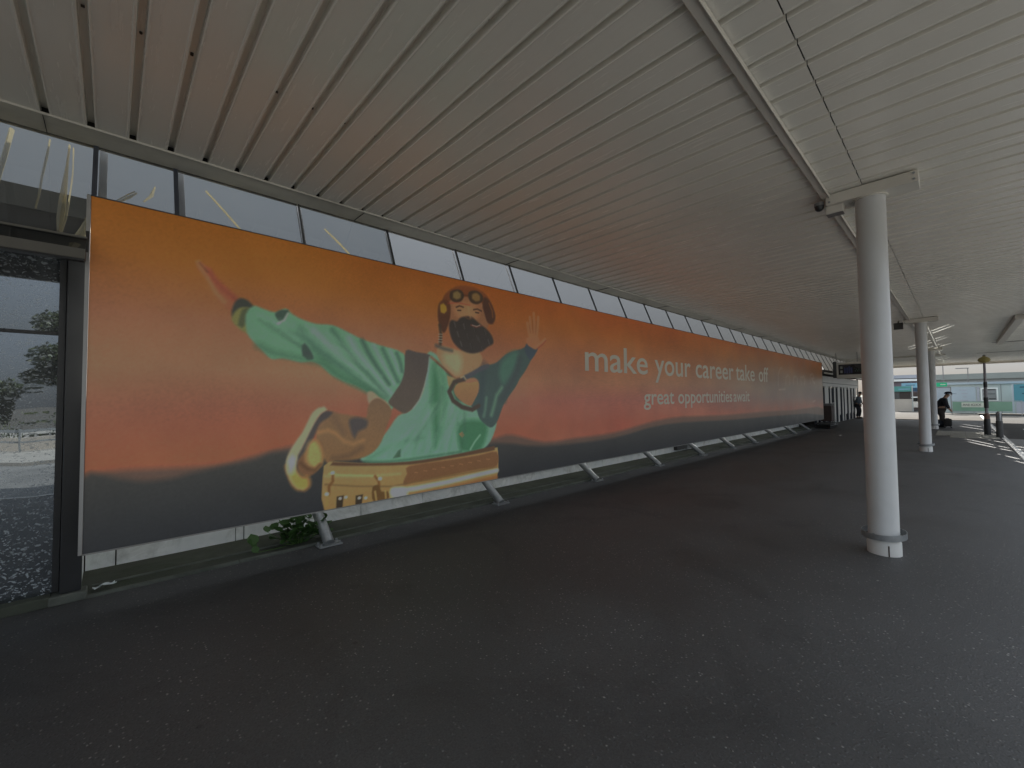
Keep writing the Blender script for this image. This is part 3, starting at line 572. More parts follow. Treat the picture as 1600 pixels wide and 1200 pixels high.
# ------------------------------------------------------------------ billboard
YBD = 4.45; BX0, BX1, BZ0, BZ1 = -.14, 24.6, .445, 3.115
bb = thing('billboard', (0, YBD, 0), 'very long glossy sunset billboard with flying figure and career slogan', 'billboard')
ART = [
('p',(98, 74, 62),(58, 58, 56),0.035,[(-0.166,1.009),(-0.123,1.026),(0.051,1.038),(0.289,1.024),(0.497,1.01),(0.722,1.012),(0.967,1.061),(1.18,1.106),(1.532,1.14),(2.224,1.015),(3.088,0.94),(3.87,1.014),(4.201,1.037),(4.883,0.883),(5.681,0.886),(6.836,0.9),(8.046,1.023),(8.766,1.073),(9.604,1.098),(10.894,1.068),(12.729,1.039),(16.115,1.034),(19.334,0.994),(25.084,0.875),(24.774,-0.947),(-0.153,0.293)]),
('p',(62, 61, 56),(19, 23, 33),0.03,[(-0.165,0.99),(0.052,0.97),(0.193,0.93),(0.371,0.931),(0.497,0.957),(0.722,0.99),(0.967,1.025),(1.236,1.077),(2.224,0.958),(3.869,0.943),(4.882,0.814),(6.833,0.805),(8.848,0.957),(12.717,0.895),(25.037,0.599),(24.774,-0.947),(-0.153,0.293)]),
('p',(142, 88, 62),None,0.012,[(0.5,2.752),(0.522,2.768),(0.558,2.743),(0.6,2.718),(0.633,2.662),(0.671,2.607),(0.723,2.57),(0.772,2.521),(0.832,2.472),(0.903,2.43),(0.873,2.343),(0.813,2.335),(0.745,2.372),(0.687,2.421),(0.649,2.472),(0.616,2.535),(0.587,2.597),(0.546,2.656),(0.51,2.705)]),
('l',(128, 62, 50),0.0397,0.75,0.03,[(0.591,2.688),(0.638,2.618),(0.704,2.55),(0.782,2.482),(0.852,2.423)]),
('l',(168, 120, 80),0.0222,0.6,0.02,[(0.518,2.751),(0.555,2.68),(0.601,2.6),(0.639,2.516),(0.706,2.436)]),
('l',(96, 58, 42),0.0083,0.8,0.012,[(0.527,2.747),(0.554,2.714),(0.582,2.68)]),
('p',(58, 62, 56),None,0.012,[(0.783,2.436),(0.831,2.49),(0.892,2.476),(0.933,2.434),(0.903,2.347),(0.814,2.289),(0.764,2.329)]),
('p',(118, 116, 70),None,0.012,[(0.765,2.283),(0.803,2.381),(0.872,2.414),(0.934,2.387),(0.955,2.306),(0.936,2.209),(0.895,2.169),(0.845,2.193)]),
('p',(78, 84, 60),None,0.012,[(0.843,2.386),(0.882,2.415),(0.924,2.385),(0.894,2.299),(0.844,2.222),(0.814,2.242)]),
('p',(98, 142, 112),None,0.012,[(0.873,2.343),(0.933,2.434),(1.007,2.421),(1.114,2.399),(1.203,2.448),(1.261,2.406),(1.343,2.366),(1.488,2.332),(1.654,2.337),(1.829,2.275),(1.97,2.219),(2.193,2.166),(2.464,2.098),(2.548,1.891),(2.464,1.708),(2.318,1.443),(2.224,1.532),(2.118,1.604),(2.014,1.653),(1.9,1.715),(1.79,1.747),(1.709,1.786),(1.637,1.823),(1.579,1.874),(1.516,1.924),(1.441,1.946),(1.346,1.934),(1.241,1.954),(1.173,1.962),(1.086,1.951),(1.01,2.024),(0.947,2.091),(0.885,2.18)]),
('p',(60, 78, 68),None,0.01,[(1.115,2.387),(1.17,2.431),(1.226,2.439),(1.238,2.403),(1.171,2.307),(1.137,2.328)]),
('l',(160, 176, 158),0.0154,0.9,0.012,[(1.137,2.291),(1.193,2.335),(1.226,2.402)]),
('p',(62, 72, 68),None,0.01,[(1.356,2.1),(1.38,2.127),(1.429,2.067),(1.466,1.979),(1.405,1.963),(1.363,1.999)]),
('l',(76, 122, 92),0.0546,0.9,0.04,[(1.528,1.983),(1.604,1.921),(1.682,1.845),(1.844,1.755),(2.029,1.675),(2.193,1.561)]),
('l',(60, 96, 76),0.0468,0.8,0.05,[(1.343,2.258),(1.465,2.109),(1.63,1.989),(1.844,1.83),(2.148,1.647)]),
('l',(126, 158, 138),0.041,0.8,0.04,[(1.464,2.238),(1.603,2.093),(1.789,1.957),(2.0,1.8),(2.255,1.604)]),
('l',(58, 92, 74),0.0347,0.8,0.04,[(1.654,2.284),(1.761,2.132),(1.899,1.991),(2.073,1.816),(2.271,1.604)]),
('l',(130, 160, 144),0.0424,0.8,0.04,[(1.829,2.22),(1.899,2.088),(2.028,1.942),(2.163,1.79),(2.318,1.618)]),
('l',(54, 80, 68),0.0357,0.9,0.03,[(1.97,2.205),(2.043,2.069),(2.147,1.912),(2.286,1.735)]),
('l',(128, 156, 142),0.029,0.8,0.03,[(2.102,2.159),(2.178,2.021),(2.255,1.894),(2.35,1.736)]),
('l',(58, 88, 74),0.0293,0.9,0.03,[(2.208,2.131),(2.271,2.012),(2.334,1.883),(2.398,1.766)]),
('l',(124, 154, 140),0.0296,0.8,0.03,[(2.302,2.116),(2.366,1.987),(2.415,1.871)]),
('l',(56, 84, 72),0.0224,0.9,0.03,[(2.382,2.092),(2.431,1.976),(2.447,1.887)]),
('p',(104, 146, 120),None,0.014,[(2.794,2.12),(2.942,2.098),(3.094,1.952),(3.212,1.75),(3.334,1.543),(3.589,1.412),(3.839,1.317),(3.908,1.207),(3.788,0.967),(3.606,0.861),(3.287,0.841),(2.991,0.822),(2.63,0.814),(2.224,0.844),(2.016,0.881),(1.951,0.929),(2.015,1.02),(2.148,1.093),(2.271,1.213),(2.398,1.368),(2.547,1.423),(2.676,1.549),(2.756,1.743)]),
('p',(62, 112, 78),None,0.05,[(2.866,1.966),(2.96,2.002),(3.035,1.828),(3.053,1.586),(3.033,1.345),(2.955,1.11),(2.898,0.957),(2.863,1.273),(2.846,1.587)]),
('l',(128, 160, 138),0.0482,0.6,0.05,[(2.941,1.953),(2.997,1.747),(2.995,1.426),(2.975,1.268)]),
('p',(58, 92, 74),None,0.02,[(3.055,1.926),(3.134,1.913),(3.253,1.735),(3.313,1.543),(3.211,1.553),(3.132,1.749)]),
('p',(60, 108, 76),None,0.04,[(3.249,1.239),(3.61,1.273),(3.744,1.163),(3.674,0.941),(3.584,0.863),(3.39,0.864),(3.267,0.925)]),
('p',(128, 108, 72),None,0.004,[(3.258,1.106),(3.31,1.136),(3.351,1.084),(3.309,1.053)]),
('l',(130, 168, 140),0.0258,0.7,0.012,[(3.444,0.893),(3.52,0.988),(3.608,1.067)]),
('l',(76, 118, 92),0.037,0.6,0.04,[(2.045,0.92),(2.224,0.987),(2.463,1.069),(2.718,1.095)]),
('l',(60, 96, 72),0.0229,0.9,0.02,[(2.001,0.883),(2.224,0.858),(2.545,0.853),(2.898,0.863),(3.287,0.874)]),
('p',(62, 88, 66),None,0.01,[(2.333,0.89),(2.397,0.971),(2.43,0.983),(2.43,0.895)]),
('l',(56, 88, 70),0.0164,0.4073360016349627,0.03,[(0.984,2.311),(1.086,2.235),(1.279,2.126),(1.392,2.059)]),
('l',(56, 88, 70),0.0156,0.35792813841547905,0.03,[(1.062,2.292),(1.226,2.181),(1.36,2.089),(1.486,2.012)]),
('l',(56, 88, 70),0.0218,0.31786924145307804,0.03,[(1.159,2.248),(1.33,2.172),(1.452,2.081),(1.623,1.963)]),
('l',(74, 112, 92),0.0168,0.384746215639878,0.03,[(1.242,2.233),(1.425,2.13),(1.585,2.003),(1.724,1.918)]),
('l',(74, 112, 92),0.0237,0.3942480172229986,0.03,[(1.303,2.228),(1.49,2.15),(1.64,1.957),(1.827,1.871)]),
('l',(74, 112, 92),0.0251,0.42688643717546604,0.03,[(1.389,2.188),(1.542,2.059),(1.732,1.957),(1.946,1.815)]),
('l',(56, 88, 70),0.0195,0.3051352158826756,0.03,[(1.471,2.195),(1.65,2.048),(1.907,1.941),(2.099,1.751)]),
('l',(122, 158, 138),0.0217,0.34387698259239763,0.03,[(0.976,2.359),(1.094,2.307),(1.181,2.236),(1.308,2.152)]),
('l',(122, 158, 138),0.0166,0.27169136394112164,0.03,[(1.089,2.33),(1.18,2.26),(1.291,2.19),(1.436,2.106)]),
('l',(122, 158, 138),0.0142,0.281197654082989,0.03,[(1.157,2.331),(1.275,2.272),(1.464,2.16),(1.574,2.056)]),
('l',(112, 150, 128),0.0168,0.4494430358236866,0.03,[(1.281,2.304),(1.427,2.2),(1.558,2.14),(1.727,1.997)]),
('l',(132, 160, 144),0.0242,0.3597443495227979,0.03,[(1.382,2.305),(1.53,2.214),(1.681,2.062),(1.847,1.95)]),
('l',(132, 160, 144),0.0211,0.44830272840371443,0.03,[(1.468,2.287),(1.617,2.135),(1.788,2.074),(2.007,1.906)]),
('l',(112, 150, 128),0.0262,0.43642392687337106,0.03,[(1.594,2.248),(1.801,2.117),(1.945,1.997),(2.192,1.825)]),
('l',(58, 96, 70),0.059,0.55,0.04,[(0.978,2.07),(1.118,2.008),(1.345,1.972),(1.559,1.932),(1.722,1.806),(2.0,1.688),(2.209,1.561)]),
('l',(66, 104, 84),0.0258,0.3027490972951401,0.03,[(2.919,1.729),(2.772,1.438),(2.566,1.148),(2.373,0.914)]),
('l',(66, 104, 84),0.0362,0.2496772979141234,0.03,[(2.98,1.703),(2.756,1.442),(2.645,1.133),(2.465,0.918)]),
('l',(56, 88, 70),0.0349,0.28117424859510654,0.03,[(3.014,1.696),(2.934,1.457),(2.663,1.115),(2.601,0.91)]),
('l',(74, 112, 92),0.0404,0.31544161905674317,0.03,[(3.081,1.672),(2.888,1.363),(2.784,1.162),(2.716,0.935)]),
('l',(66, 104, 84),0.0187,0.3806514698541001,0.03,[(3.144,1.69),(3.033,1.379),(2.945,1.214),(2.827,0.92)]),
('l',(66, 104, 84),0.024,0.31786432010588006,0.03,[(3.222,1.66),(3.212,1.419),(3.012,1.117),(2.978,0.943)]),
('l',(66, 104, 84),0.0188,0.3810119902380894,0.03,[(3.282,1.652),(3.284,1.399),(3.151,1.112),(3.104,0.918)]),
('l',(56, 88, 70),0.0278,0.37757142345736616,0.03,[(3.291,1.623),(3.341,1.432),(3.354,1.195),(3.291,0.923)]),
('l',(74, 112, 92),0.0332,0.2521094924458439,0.03,[(3.352,1.571),(3.39,1.411),(3.311,1.116),(3.389,0.941)]),
('l',(132, 160, 144),0.0275,0.33728122849303555,0.03,[(2.807,1.488),(2.66,1.271),(2.415,1.086),(2.203,0.924)]),
('l',(112, 150, 128),0.0236,0.30269213458602245,0.03,[(2.895,1.49),(2.699,1.279),(2.513,1.136),(2.357,0.927)]),
('l',(132, 160, 144),0.031,0.33365332568500494,0.03,[(2.92,1.503),(2.71,1.249),(2.582,1.092),(2.45,0.912)]),
('l',(112, 150, 128),0.0381,0.32616835275604683,0.03,[(2.978,1.465),(2.838,1.32),(2.793,1.081),(2.625,0.924)]),
('l',(122, 158, 138),0.0201,0.2770782956075334,0.03,[(3.082,1.444),(2.987,1.266),(2.881,1.038),(2.769,0.926)]),
('l',(132, 160, 144),0.0334,0.2533547195156396,0.03,[(3.151,1.462),(3.123,1.242),(3.046,1.11),(2.908,0.897)]),
('l',(132, 160, 144),0.0272,0.2923388223487561,0.03,[(3.176,1.446),(3.198,1.263),(3.078,1.023),(3.053,0.875)]),
('l',(112, 150, 128),0.0183,0.346330606900964,0.03,[(3.243,1.405),(3.283,1.243),(3.199,1.124),(3.202,0.89)]),
('l',(60, 54, 52),0.0129,0.3476698921160085,0.03,[(2.59,2.084),(2.496,1.899),(2.431,1.679),(2.374,1.512)]),
('l',(60, 54, 52),0.0131,0.319352518328262,0.03,[(2.589,2.076),(2.537,1.877),(2.491,1.696),(2.41,1.496)]),
('l',(60, 54, 52),0.0188,0.49052258600293697,0.03,[(2.61,2.1),(2.586,1.919),(2.532,1.71),(2.465,1.533)]),
('l',(88, 80, 76),0.0171,0.3135602390408057,0.03,[(2.689,2.081),(2.652,1.885),(2.592,1.713),(2.546,1.51)]),
('l',(88, 80, 76),0.0228,0.3557200638601958,0.03,[(2.686,2.068),(2.663,1.87),(2.613,1.711),(2.589,1.53)]),
('l',(48, 60, 62),0.0304,0.4880794396779874,0.03,[(3.898,2.001),(3.789,1.802),(3.709,1.642),(3.685,1.441)]),
('l',(60, 84, 76),0.0337,0.3535757421290882,0.03,[(3.939,2.0),(3.917,1.775),(3.807,1.588),(3.76,1.425)]),
('l',(72, 100, 88),0.0337,0.5065012014331598,0.03,[(4.049,2.027),(3.994,1.822),(3.821,1.626),(3.775,1.447)]),
('l',(48, 60, 62),0.0361,0.48372059336612405,0.03,[(4.127,2.064),(4.064,1.887),(3.915,1.665),(3.851,1.454)]),
('l',(60, 84, 76),0.0379,0.3385730678155028,0.03,[(4.211,2.109),(4.081,1.883),(4.036,1.693),(3.952,1.497)]),
('l',(48, 60, 62),0.0205,0.3797481472577129,0.03,[(4.3,2.151),(4.175,1.937),(4.13,1.707),(3.99,1.528)]),
('l',(60, 84, 76),0.0395,0.5095017482054507,0.03,[(4.353,2.146),(4.209,1.909),(4.139,1.729),(4.077,1.501)]),
('l',(132, 104, 70),0.0246,0.3209176059215541,0.03,[(1.68,1.361),(1.667,1.204),(1.681,1.085),(1.656,0.986)]),
('l',(132, 104, 70),0.0326,0.4369840695823982,0.03,[(1.737,1.338),(1.721,1.222),(1.739,1.106),(1.694,0.979)]),
('l',(104, 82, 60),0.0162,0.4064901888094834,0.03,[(1.807,1.325),(1.756,1.216),(1.769,1.078),(1.739,0.975)]),
('l',(132, 104, 70),0.0293,0.3861891308522932,0.03,[(1.857,1.305),(1.814,1.168),(1.822,1.061),(1.787,0.981)]),
('l',(104, 82, 60),0.0258,0.2971374614779892,0.03,[(1.917,1.311),(1.892,1.227),(1.886,1.1),(1.84,0.979)]),
('l',(132, 104, 70),0.0147,0.3283951229873837,0.03,[(2.014,1.295),(2.002,1.157),(1.976,1.044),(1.924,0.942)]),
('p',(74, 68, 64),(84, 74, 64),0.01,[(2.498,2.13),(2.634,2.124),(2.821,2.106),(2.821,2.043),(2.793,1.9),(2.738,1.704),(2.676,1.549),(2.615,1.481),(2.564,1.437),(2.48,1.395),(2.382,1.442),(2.278,1.517),(2.318,1.589),(2.382,1.678),(2.439,1.76),(2.48,1.888)]),
('l',(132, 160, 144),0.0156,0.8,0.012,[(2.821,2.074),(2.802,1.9),(2.747,1.712),(2.685,1.557),(2.598,1.451)]),
('p',(60, 76, 72),None,0.012,[(4.091,2.188),(4.231,2.244),(4.416,2.295),(4.567,2.355),(4.706,2.247),(4.619,2.144),(4.492,1.973),(4.369,1.845),(4.288,1.731),(4.158,1.6),(4.045,1.473),(3.982,1.357),(3.908,1.225),(3.79,1.16),(3.61,1.282),(3.556,1.412),(3.459,1.466),(3.592,1.653),(3.593,1.791),(3.506,1.841),(3.378,1.821),(3.507,1.91),(3.64,2.002),(3.777,2.026),(3.919,2.068)]),
('p',(66, 98, 84),None,0.05,[(4.167,2.202),(4.296,2.248),(4.348,2.186),(4.267,2.002),(4.137,1.84),(4.036,1.764),(3.965,1.899),(4.016,2.073)]),
('l',(96, 132, 106),0.045,0.8,0.03,[(4.011,1.709),(3.913,1.601),(3.864,1.458),(3.815,1.335)]),
('l',(58, 64, 66),0.0746,0.7,0.05,[(4.374,2.149),(4.291,1.919),(4.16,1.729),(4.009,1.546)]),
('l',(100, 138, 112),0.0264,0.7,0.03,[(3.726,1.566),(3.701,1.409),(3.678,1.322)]),
('l',(52, 60, 66),0.0699,0.6,0.06,[(3.685,2.021),(3.661,1.845),(3.636,1.627),(3.611,1.411)]),
('p',(56, 66, 74),None,0.012,[(4.54,2.392),(4.708,2.356),(4.764,2.311),(4.676,2.206),(4.591,2.142),(4.483,2.271)]),
('l',(146, 96, 64),0.0534,0.95,0.012,[(4.611,2.456),(4.571,2.57),(4.545,2.693)]),
('l',(146, 96, 64),0.0537,0.95,0.012,[(4.653,2.48),(4.614,2.633),(4.602,2.788)]),
('l',(146, 96, 64),0.0541,0.95,0.012,[(4.696,2.484),(4.699,2.682),(4.688,2.859)]),
('l',(146, 96, 64),0.0545,0.95,0.012,[(4.738,2.468),(4.771,2.65),(4.788,2.812)]),
('l',(112, 66, 44),0.0097,0.7,0.01,[(4.612,2.554),(4.586,2.669)]),
('l',(112, 66, 44),0.0098,0.7,0.01,[(4.669,2.56),(4.658,2.756)]),
('l',(112, 66, 44),0.0099,0.7,0.01,[(4.725,2.546),(4.743,2.746)]),
('p',(144, 94, 64),None,0.012,[(4.528,2.468),(4.768,2.51),(4.81,2.414),(4.735,2.309),(4.622,2.33),(4.54,2.372)]),
('l',(146, 98, 68),0.0399,1,0.012,[(4.707,2.346),(4.839,2.417),(4.944,2.486)]),
('l',(124, 54, 44),0.012,0.8,0.012,[(4.764,2.321),(4.883,2.4),(4.959,2.467)]),
('p',(142, 112, 80),None,0.012,[(2.923,2.144),(2.999,2.23),(3.297,2.187),(3.564,2.206),(3.663,2.108),(3.595,1.982),(3.485,1.9),(3.367,1.837),(3.253,1.801),(3.133,1.864),(3.036,1.958),(2.96,2.051)]),
('p',(158, 136, 104),None,0.05,[(3.037,2.136),(3.256,2.151),(3.317,2.02),(3.254,1.884),(3.134,1.929),(3.036,2.022)]),
('l',(122, 86, 62),0.0326,0.9,0.012,[(2.848,2.076),(2.96,2.002),(3.075,1.911),(3.213,1.817),(3.336,1.836)]),
('l',(84, 60, 44),0.0122,0.9,0.012,[(2.922,2.016),(3.036,1.941),(3.153,1.848)]),
('p',(134, 120, 82),None,0.008,[(3.074,1.862),(3.213,1.817),(3.212,1.75),(3.132,1.651),(3.093,1.748)]),
('l',(66, 56, 48),0.0587,1,0.012,[(3.357,1.82),(3.192,1.775),(3.112,1.651),(3.171,1.537),(3.312,1.452),(3.48,1.414),(3.59,1.463)]),
('p',(146, 114, 74),(132, 96, 66),0.008,[(3.212,1.734),(3.294,1.768),(3.451,1.771),(3.582,1.783),(3.581,1.653),(3.514,1.533),(3.449,1.466),(3.313,1.518),(3.211,1.602),(3.182,1.684)]),
('l',(70, 72, 76),0.0605,1,0.012,[(3.357,1.837),(3.485,1.892),(3.617,1.957),(3.754,2.007)]),
('l',(170, 150, 110),0.0135,0.9,0.012,[(3.294,1.835),(3.346,1.853),(3.377,1.812)]),
('p',(132, 92, 64),(120, 84, 60),0.012,[(3.1,2.814),(3.221,2.899),(3.462,2.938),(3.649,2.898),(3.762,2.79),(3.783,2.614),(3.689,2.426),(3.532,2.273),(3.339,2.24),(3.176,2.327),(3.098,2.468),(3.079,2.646)]),
('p',(150, 108, 76),None,0.05,[(3.22,2.782),(3.407,2.827),(3.559,2.797),(3.602,2.698),(3.491,2.614),(3.321,2.61),(3.219,2.665)]),
('p',(52, 47, 43),None,0.014,[(3.118,2.519),(3.158,2.574),(3.238,2.567),(3.301,2.625),(3.449,2.661),(3.535,2.628),(3.646,2.563),(3.736,2.519),(3.828,2.44),(3.862,2.335),(3.756,2.273),(3.665,2.213),(3.531,2.169),(3.402,2.169),(3.277,2.211),(3.176,2.294),(3.127,2.405)]),
('l',(34, 31, 29),0.0074,0.55,0.012,[(3.178,2.559),(3.197,2.504)]),
('l',(86, 82, 78),0.0078,0.55,0.012,[(3.566,2.406),(3.588,2.347)]),
('l',(86, 82, 78),0.0076,0.55,0.012,[(3.342,2.545),(3.362,2.488)]),
('l',(34, 31, 29),0.008,0.55,0.012,[(3.746,2.387),(3.769,2.327)]),
('l',(86, 82, 78),0.0077,0.55,0.012,[(3.512,2.53),(3.534,2.472)]),
('l',(86, 82, 78),0.0075,0.55,0.012,[(3.288,2.312),(3.308,2.255)]),
('l',(34, 31, 29),0.0079,0.55,0.012,[(3.69,2.515),(3.713,2.455)]),
('l',(86, 82, 78),0.0077,0.55,0.012,[(3.456,2.292),(3.477,2.234)]),
('l',(86, 82, 78),0.0075,0.55,0.012,[(3.238,2.433),(3.258,2.376)]),
('l',(34, 31, 29),0.0079,0.55,0.012,[(3.631,2.272),(3.653,2.212)]),
('l',(86, 82, 78),0.0076,0.55,0.012,[(3.404,2.416),(3.424,2.358)]),
('l',(86, 82, 78),0.0074,0.55,0.012,[(3.188,2.552),(3.208,2.496)]),
('l',(34, 31, 29),0.0078,0.55,0.012,[(3.577,2.398),(3.599,2.339)]),
('l',(86, 82, 78),0.0076,0.55,0.012,[(3.352,2.538),(3.373,2.481)]),
('l',(86, 82, 78),0.008,0.55,0.012,[(3.758,2.379),(3.78,2.319)]),
('l',(34, 31, 29),0.0078,0.55,0.012,[(3.523,2.523),(3.545,2.464)]),
('l',(86, 82, 78),0.0075,0.55,0.012,[(3.298,2.304),(3.318,2.247)]),
('l',(86, 82, 78),0.0079,0.55,0.012,[(3.702,2.507),(3.724,2.447)]),
('l',(34, 31, 29),0.0077,0.55,0.012,[(3.467,2.285),(3.488,2.226)]),
('l',(86, 82, 78),0.0075,0.55,0.012,[(3.248,2.426),(3.268,2.369)]),
('l',(86, 82, 78),0.0079,0.55,0.012,[(3.643,2.264),(3.664,2.204)]),
('l',(34, 31, 29),0.0077,0.55,0.012,[(3.414,2.408),(3.435,2.35)]),
('l',(86, 82, 78),0.0075,0.55,0.012,[(3.198,2.545),(3.218,2.489)]),
('l',(86, 82, 78),0.0078,0.55,0.012,[(3.588,2.39),(3.61,2.331)]),
('l',(34, 31, 29),0.0076,0.55,0.012,[(3.362,2.531),(3.383,2.473)]),
('l',(86, 82, 78),0.008,0.55,0.012,[(3.769,2.372),(3.792,2.311)]),
('l',(110, 62, 50),0.019,0.8,0.01,[(3.469,2.543),(3.556,2.526),(3.645,2.554)]),
('l',(168, 160, 146),0.0095,0.7,0.006,[(3.491,2.545),(3.567,2.536),(3.623,2.56)]),
('l',(54, 38, 30),0.0184,0.9,0.008,[(3.23,2.75),(3.281,2.774),(3.343,2.766)]),
('l',(54, 38, 30),0.0191,0.9,0.008,[(3.514,2.756),(3.581,2.774),(3.648,2.756)]),
('l',(40, 30, 26),0.0167,0.9,0.006,[(3.25,2.711),(3.301,2.718)]),
('l',(40, 30, 26),0.0173,0.9,0.006,[(3.547,2.725),(3.602,2.724)]),
('l',(164, 118, 82),0.0256,0.7,0.015,[(3.428,2.778),(3.438,2.694),(3.459,2.645)]),
('l',(98, 64, 46),0.0128,0.7,0.01,[(3.384,2.635),(3.448,2.618),(3.502,2.641)]),
('p',(116, 66, 38),(92, 54, 34),0.012,[(3.002,2.75),(3.041,2.87),(3.14,2.969),(3.304,3.048),(3.539,3.064),(3.718,3.007),(3.834,2.89),(3.868,2.786),(3.762,2.808),(3.604,2.891),(3.408,2.912),(3.22,2.874),(3.1,2.797)]),
('p',(84, 52, 34),(70, 46, 34),0.012,[(2.964,2.761),(3.061,2.824),(3.129,2.785),(3.138,2.654),(3.098,2.501),(3.039,2.396),(2.981,2.455),(2.944,2.596)]),
('p',(146, 112, 44),None,0.012,[(2.983,2.747),(3.031,2.771),(3.07,2.743),(3.079,2.679),(3.04,2.641),(2.992,2.651)]),
('l',(58, 50, 40),0.0402,0.9,0.012,[(2.972,2.486),(2.99,2.375),(2.98,2.245)]),
('l',(140, 146, 130),0.008,0.8,0.005,[(2.952,2.371),(3.01,2.373)]),
('l',(140, 146, 130),0.008,0.8,0.005,[(2.952,2.339),(3.009,2.341)]),
('l',(140, 146, 130),0.008,0.8,0.005,[(2.952,2.307),(3.009,2.308)]),
('l',(140, 146, 130),0.008,0.8,0.005,[(2.952,2.275),(3.009,2.276)]),
('p',(66, 44, 34),None,0.014,[(3.718,2.962),(3.833,2.872),(3.903,2.719),(3.854,2.604),(3.76,2.611),(3.704,2.729),(3.671,2.848)]),
('l',(140, 84, 40),0.0134,0.7,0.01,[(3.787,2.883),(3.844,2.783),(3.855,2.694)]),
('l',(70, 44, 30),0.0135,0.8,0.01,[(3.14,2.936),(3.262,2.923),(3.429,2.933),(3.627,2.93)]),
('p',(58, 46, 36),None,0.01,[(3.14,2.936),(3.242,2.987),(3.324,2.976),(3.355,2.913),(3.302,2.836),(3.2,2.812),(3.13,2.851)]),
('p',(110, 92, 58),None,0.014,[(3.18,2.926),(3.252,2.963),(3.303,2.938),(3.303,2.887),(3.23,2.851),(3.18,2.868)]),
('p',(58, 46, 36),None,0.01,[(3.441,2.987),(3.561,3.024),(3.661,2.988),(3.683,2.912),(3.592,2.845),(3.483,2.846),(3.429,2.907)]),
('p',(112, 88, 54),None,0.014,[(3.495,2.961),(3.572,2.991),(3.627,2.956),(3.627,2.903),(3.548,2.874),(3.494,2.9)]),
('l',(152, 54, 42),0.01,0.6,0.01,[(3.1,2.781),(3.261,2.813),(3.45,2.807)]),
('l',(62, 68, 66),0.0405,0.8,0.02,[(2.923,2.224),(3.037,2.193),(3.155,2.177)]),
('p',(150, 128, 102),None,0.014,[(2.029,1.633),(2.088,1.647),(2.163,1.59),(2.255,1.532),(2.302,1.444),(2.224,1.359),(2.133,1.448),(2.044,1.52)]),
('p',(112, 88, 66),(124, 92, 60),0.012,[(2.044,1.506),(2.148,1.576),(2.271,1.502),(2.318,1.414),(2.255,1.243),(2.193,1.089),(2.118,0.997),(2.001,0.938),(1.847,0.92),(1.686,0.931),(1.609,0.913),(1.571,0.969),(1.508,1.078),(1.495,1.233),(1.556,1.365),(1.619,1.441),(1.724,1.418),(1.901,1.385),(2.015,1.367)]),
('p',(72, 66, 64),None,0.02,[(1.832,1.347),(1.929,1.37),(2.029,1.332),(2.015,1.256),(1.929,1.219),(1.888,1.154),(1.846,1.238)]),
('l',(152, 116, 74),0.027,0.8,0.025,[(1.519,1.231),(1.607,1.252),(1.698,1.207),(1.778,1.121),(1.874,1.087),(1.987,1.119)]),
('l',(100, 78, 60),0.047,0.6,0.04,[(1.658,1.394),(1.724,1.285),(1.764,1.216)]),
('l',(90, 70, 52),0.041,0.6,0.03,[(1.66,0.96),(1.826,0.969),(1.965,1.038)]),
('p',(70, 64, 62),None,0.012,[(1.531,1.411),(1.594,1.448),(1.658,1.427),(1.619,1.382),(1.531,1.321),(1.47,1.183),(1.411,1.061),(1.341,0.918),(1.317,0.958),(1.363,1.09),(1.433,1.262)]),
('p',(112, 80, 54),None,0.012,[(1.399,1.062),(1.471,1.145),(1.532,1.153),(1.57,1.072),(1.571,0.956),(1.521,0.859),(1.436,0.806),(1.376,0.826),(1.329,0.882),(1.329,0.969)]),
('p',(174, 136, 80),None,0.03,[(1.422,1.123),(1.483,1.157),(1.532,1.101),(1.558,0.996),(1.546,0.907),(1.497,0.874),(1.436,0.907),(1.399,0.987)]),
('l',(80, 56, 38),0.0258,0.8,0.02,[(1.352,0.942),(1.412,0.885),(1.484,0.863),(1.533,0.909)]),
('p',(152, 140, 108),None,0.012,[(1.574,1.494),(1.518,1.483),(1.457,1.433),(1.409,1.339),(1.362,1.241),(1.304,1.158),(1.253,1.075),(1.226,1.005),(1.221,0.92),(1.238,0.832),(1.273,0.754),(1.325,0.697),(1.377,0.677),(1.413,0.709),(1.377,0.764),(1.33,0.832),(1.306,0.91),(1.317,0.995),(1.363,1.09),(1.416,1.2),(1.47,1.311),(1.531,1.411),(1.6,1.461)]),
('p',(188, 130, 66),None,0.03,[(1.22,0.932),(1.249,0.825),(1.284,0.74),(1.331,0.69),(1.389,0.675),(1.437,0.718),(1.424,0.795),(1.365,0.815),(1.318,0.859),(1.283,0.912)]),
('p',(206, 190, 150),None,0.03,[(1.237,0.967),(1.271,1.025),(1.305,0.996),(1.294,0.923),(1.272,0.852),(1.243,0.868)]),
('p',(148, 122, 78),(140, 110, 66),0.006,[(1.571,0.891),(1.609,0.919),(1.686,0.924),(2.074,0.861),(2.545,0.823),(3.087,0.828),(3.497,0.846),(3.857,0.873),(3.927,0.832),(3.899,0.445),(3.601,0.417),(3.085,0.428),(2.544,0.422),(1.931,0.428),(1.58,0.433)]),
('p',(86, 62, 44),None,0.01,[(1.66,0.92),(2.074,0.861),(2.545,0.831),(3.087,0.844),(3.497,0.871),(3.869,0.899),(3.868,0.846),(3.496,0.82),(3.087,0.804),(2.545,0.793),(1.93,0.85),(1.635,0.89)]),
('p',(112, 78, 50),None,0.012,[(2.545,0.778),(3.087,0.788),(3.594,0.802),(3.903,0.816),(3.901,0.621),(3.592,0.614),(3.086,0.596),(2.63,0.58),(2.462,0.575),(2.512,0.693)]),
('l',(150, 112, 76),0.0069,0.7,0.006,[(2.613,0.695),(2.656,0.686)]),
('l',(150, 112, 76),0.007,0.7,0.006,[(2.735,0.7),(2.779,0.691)]),
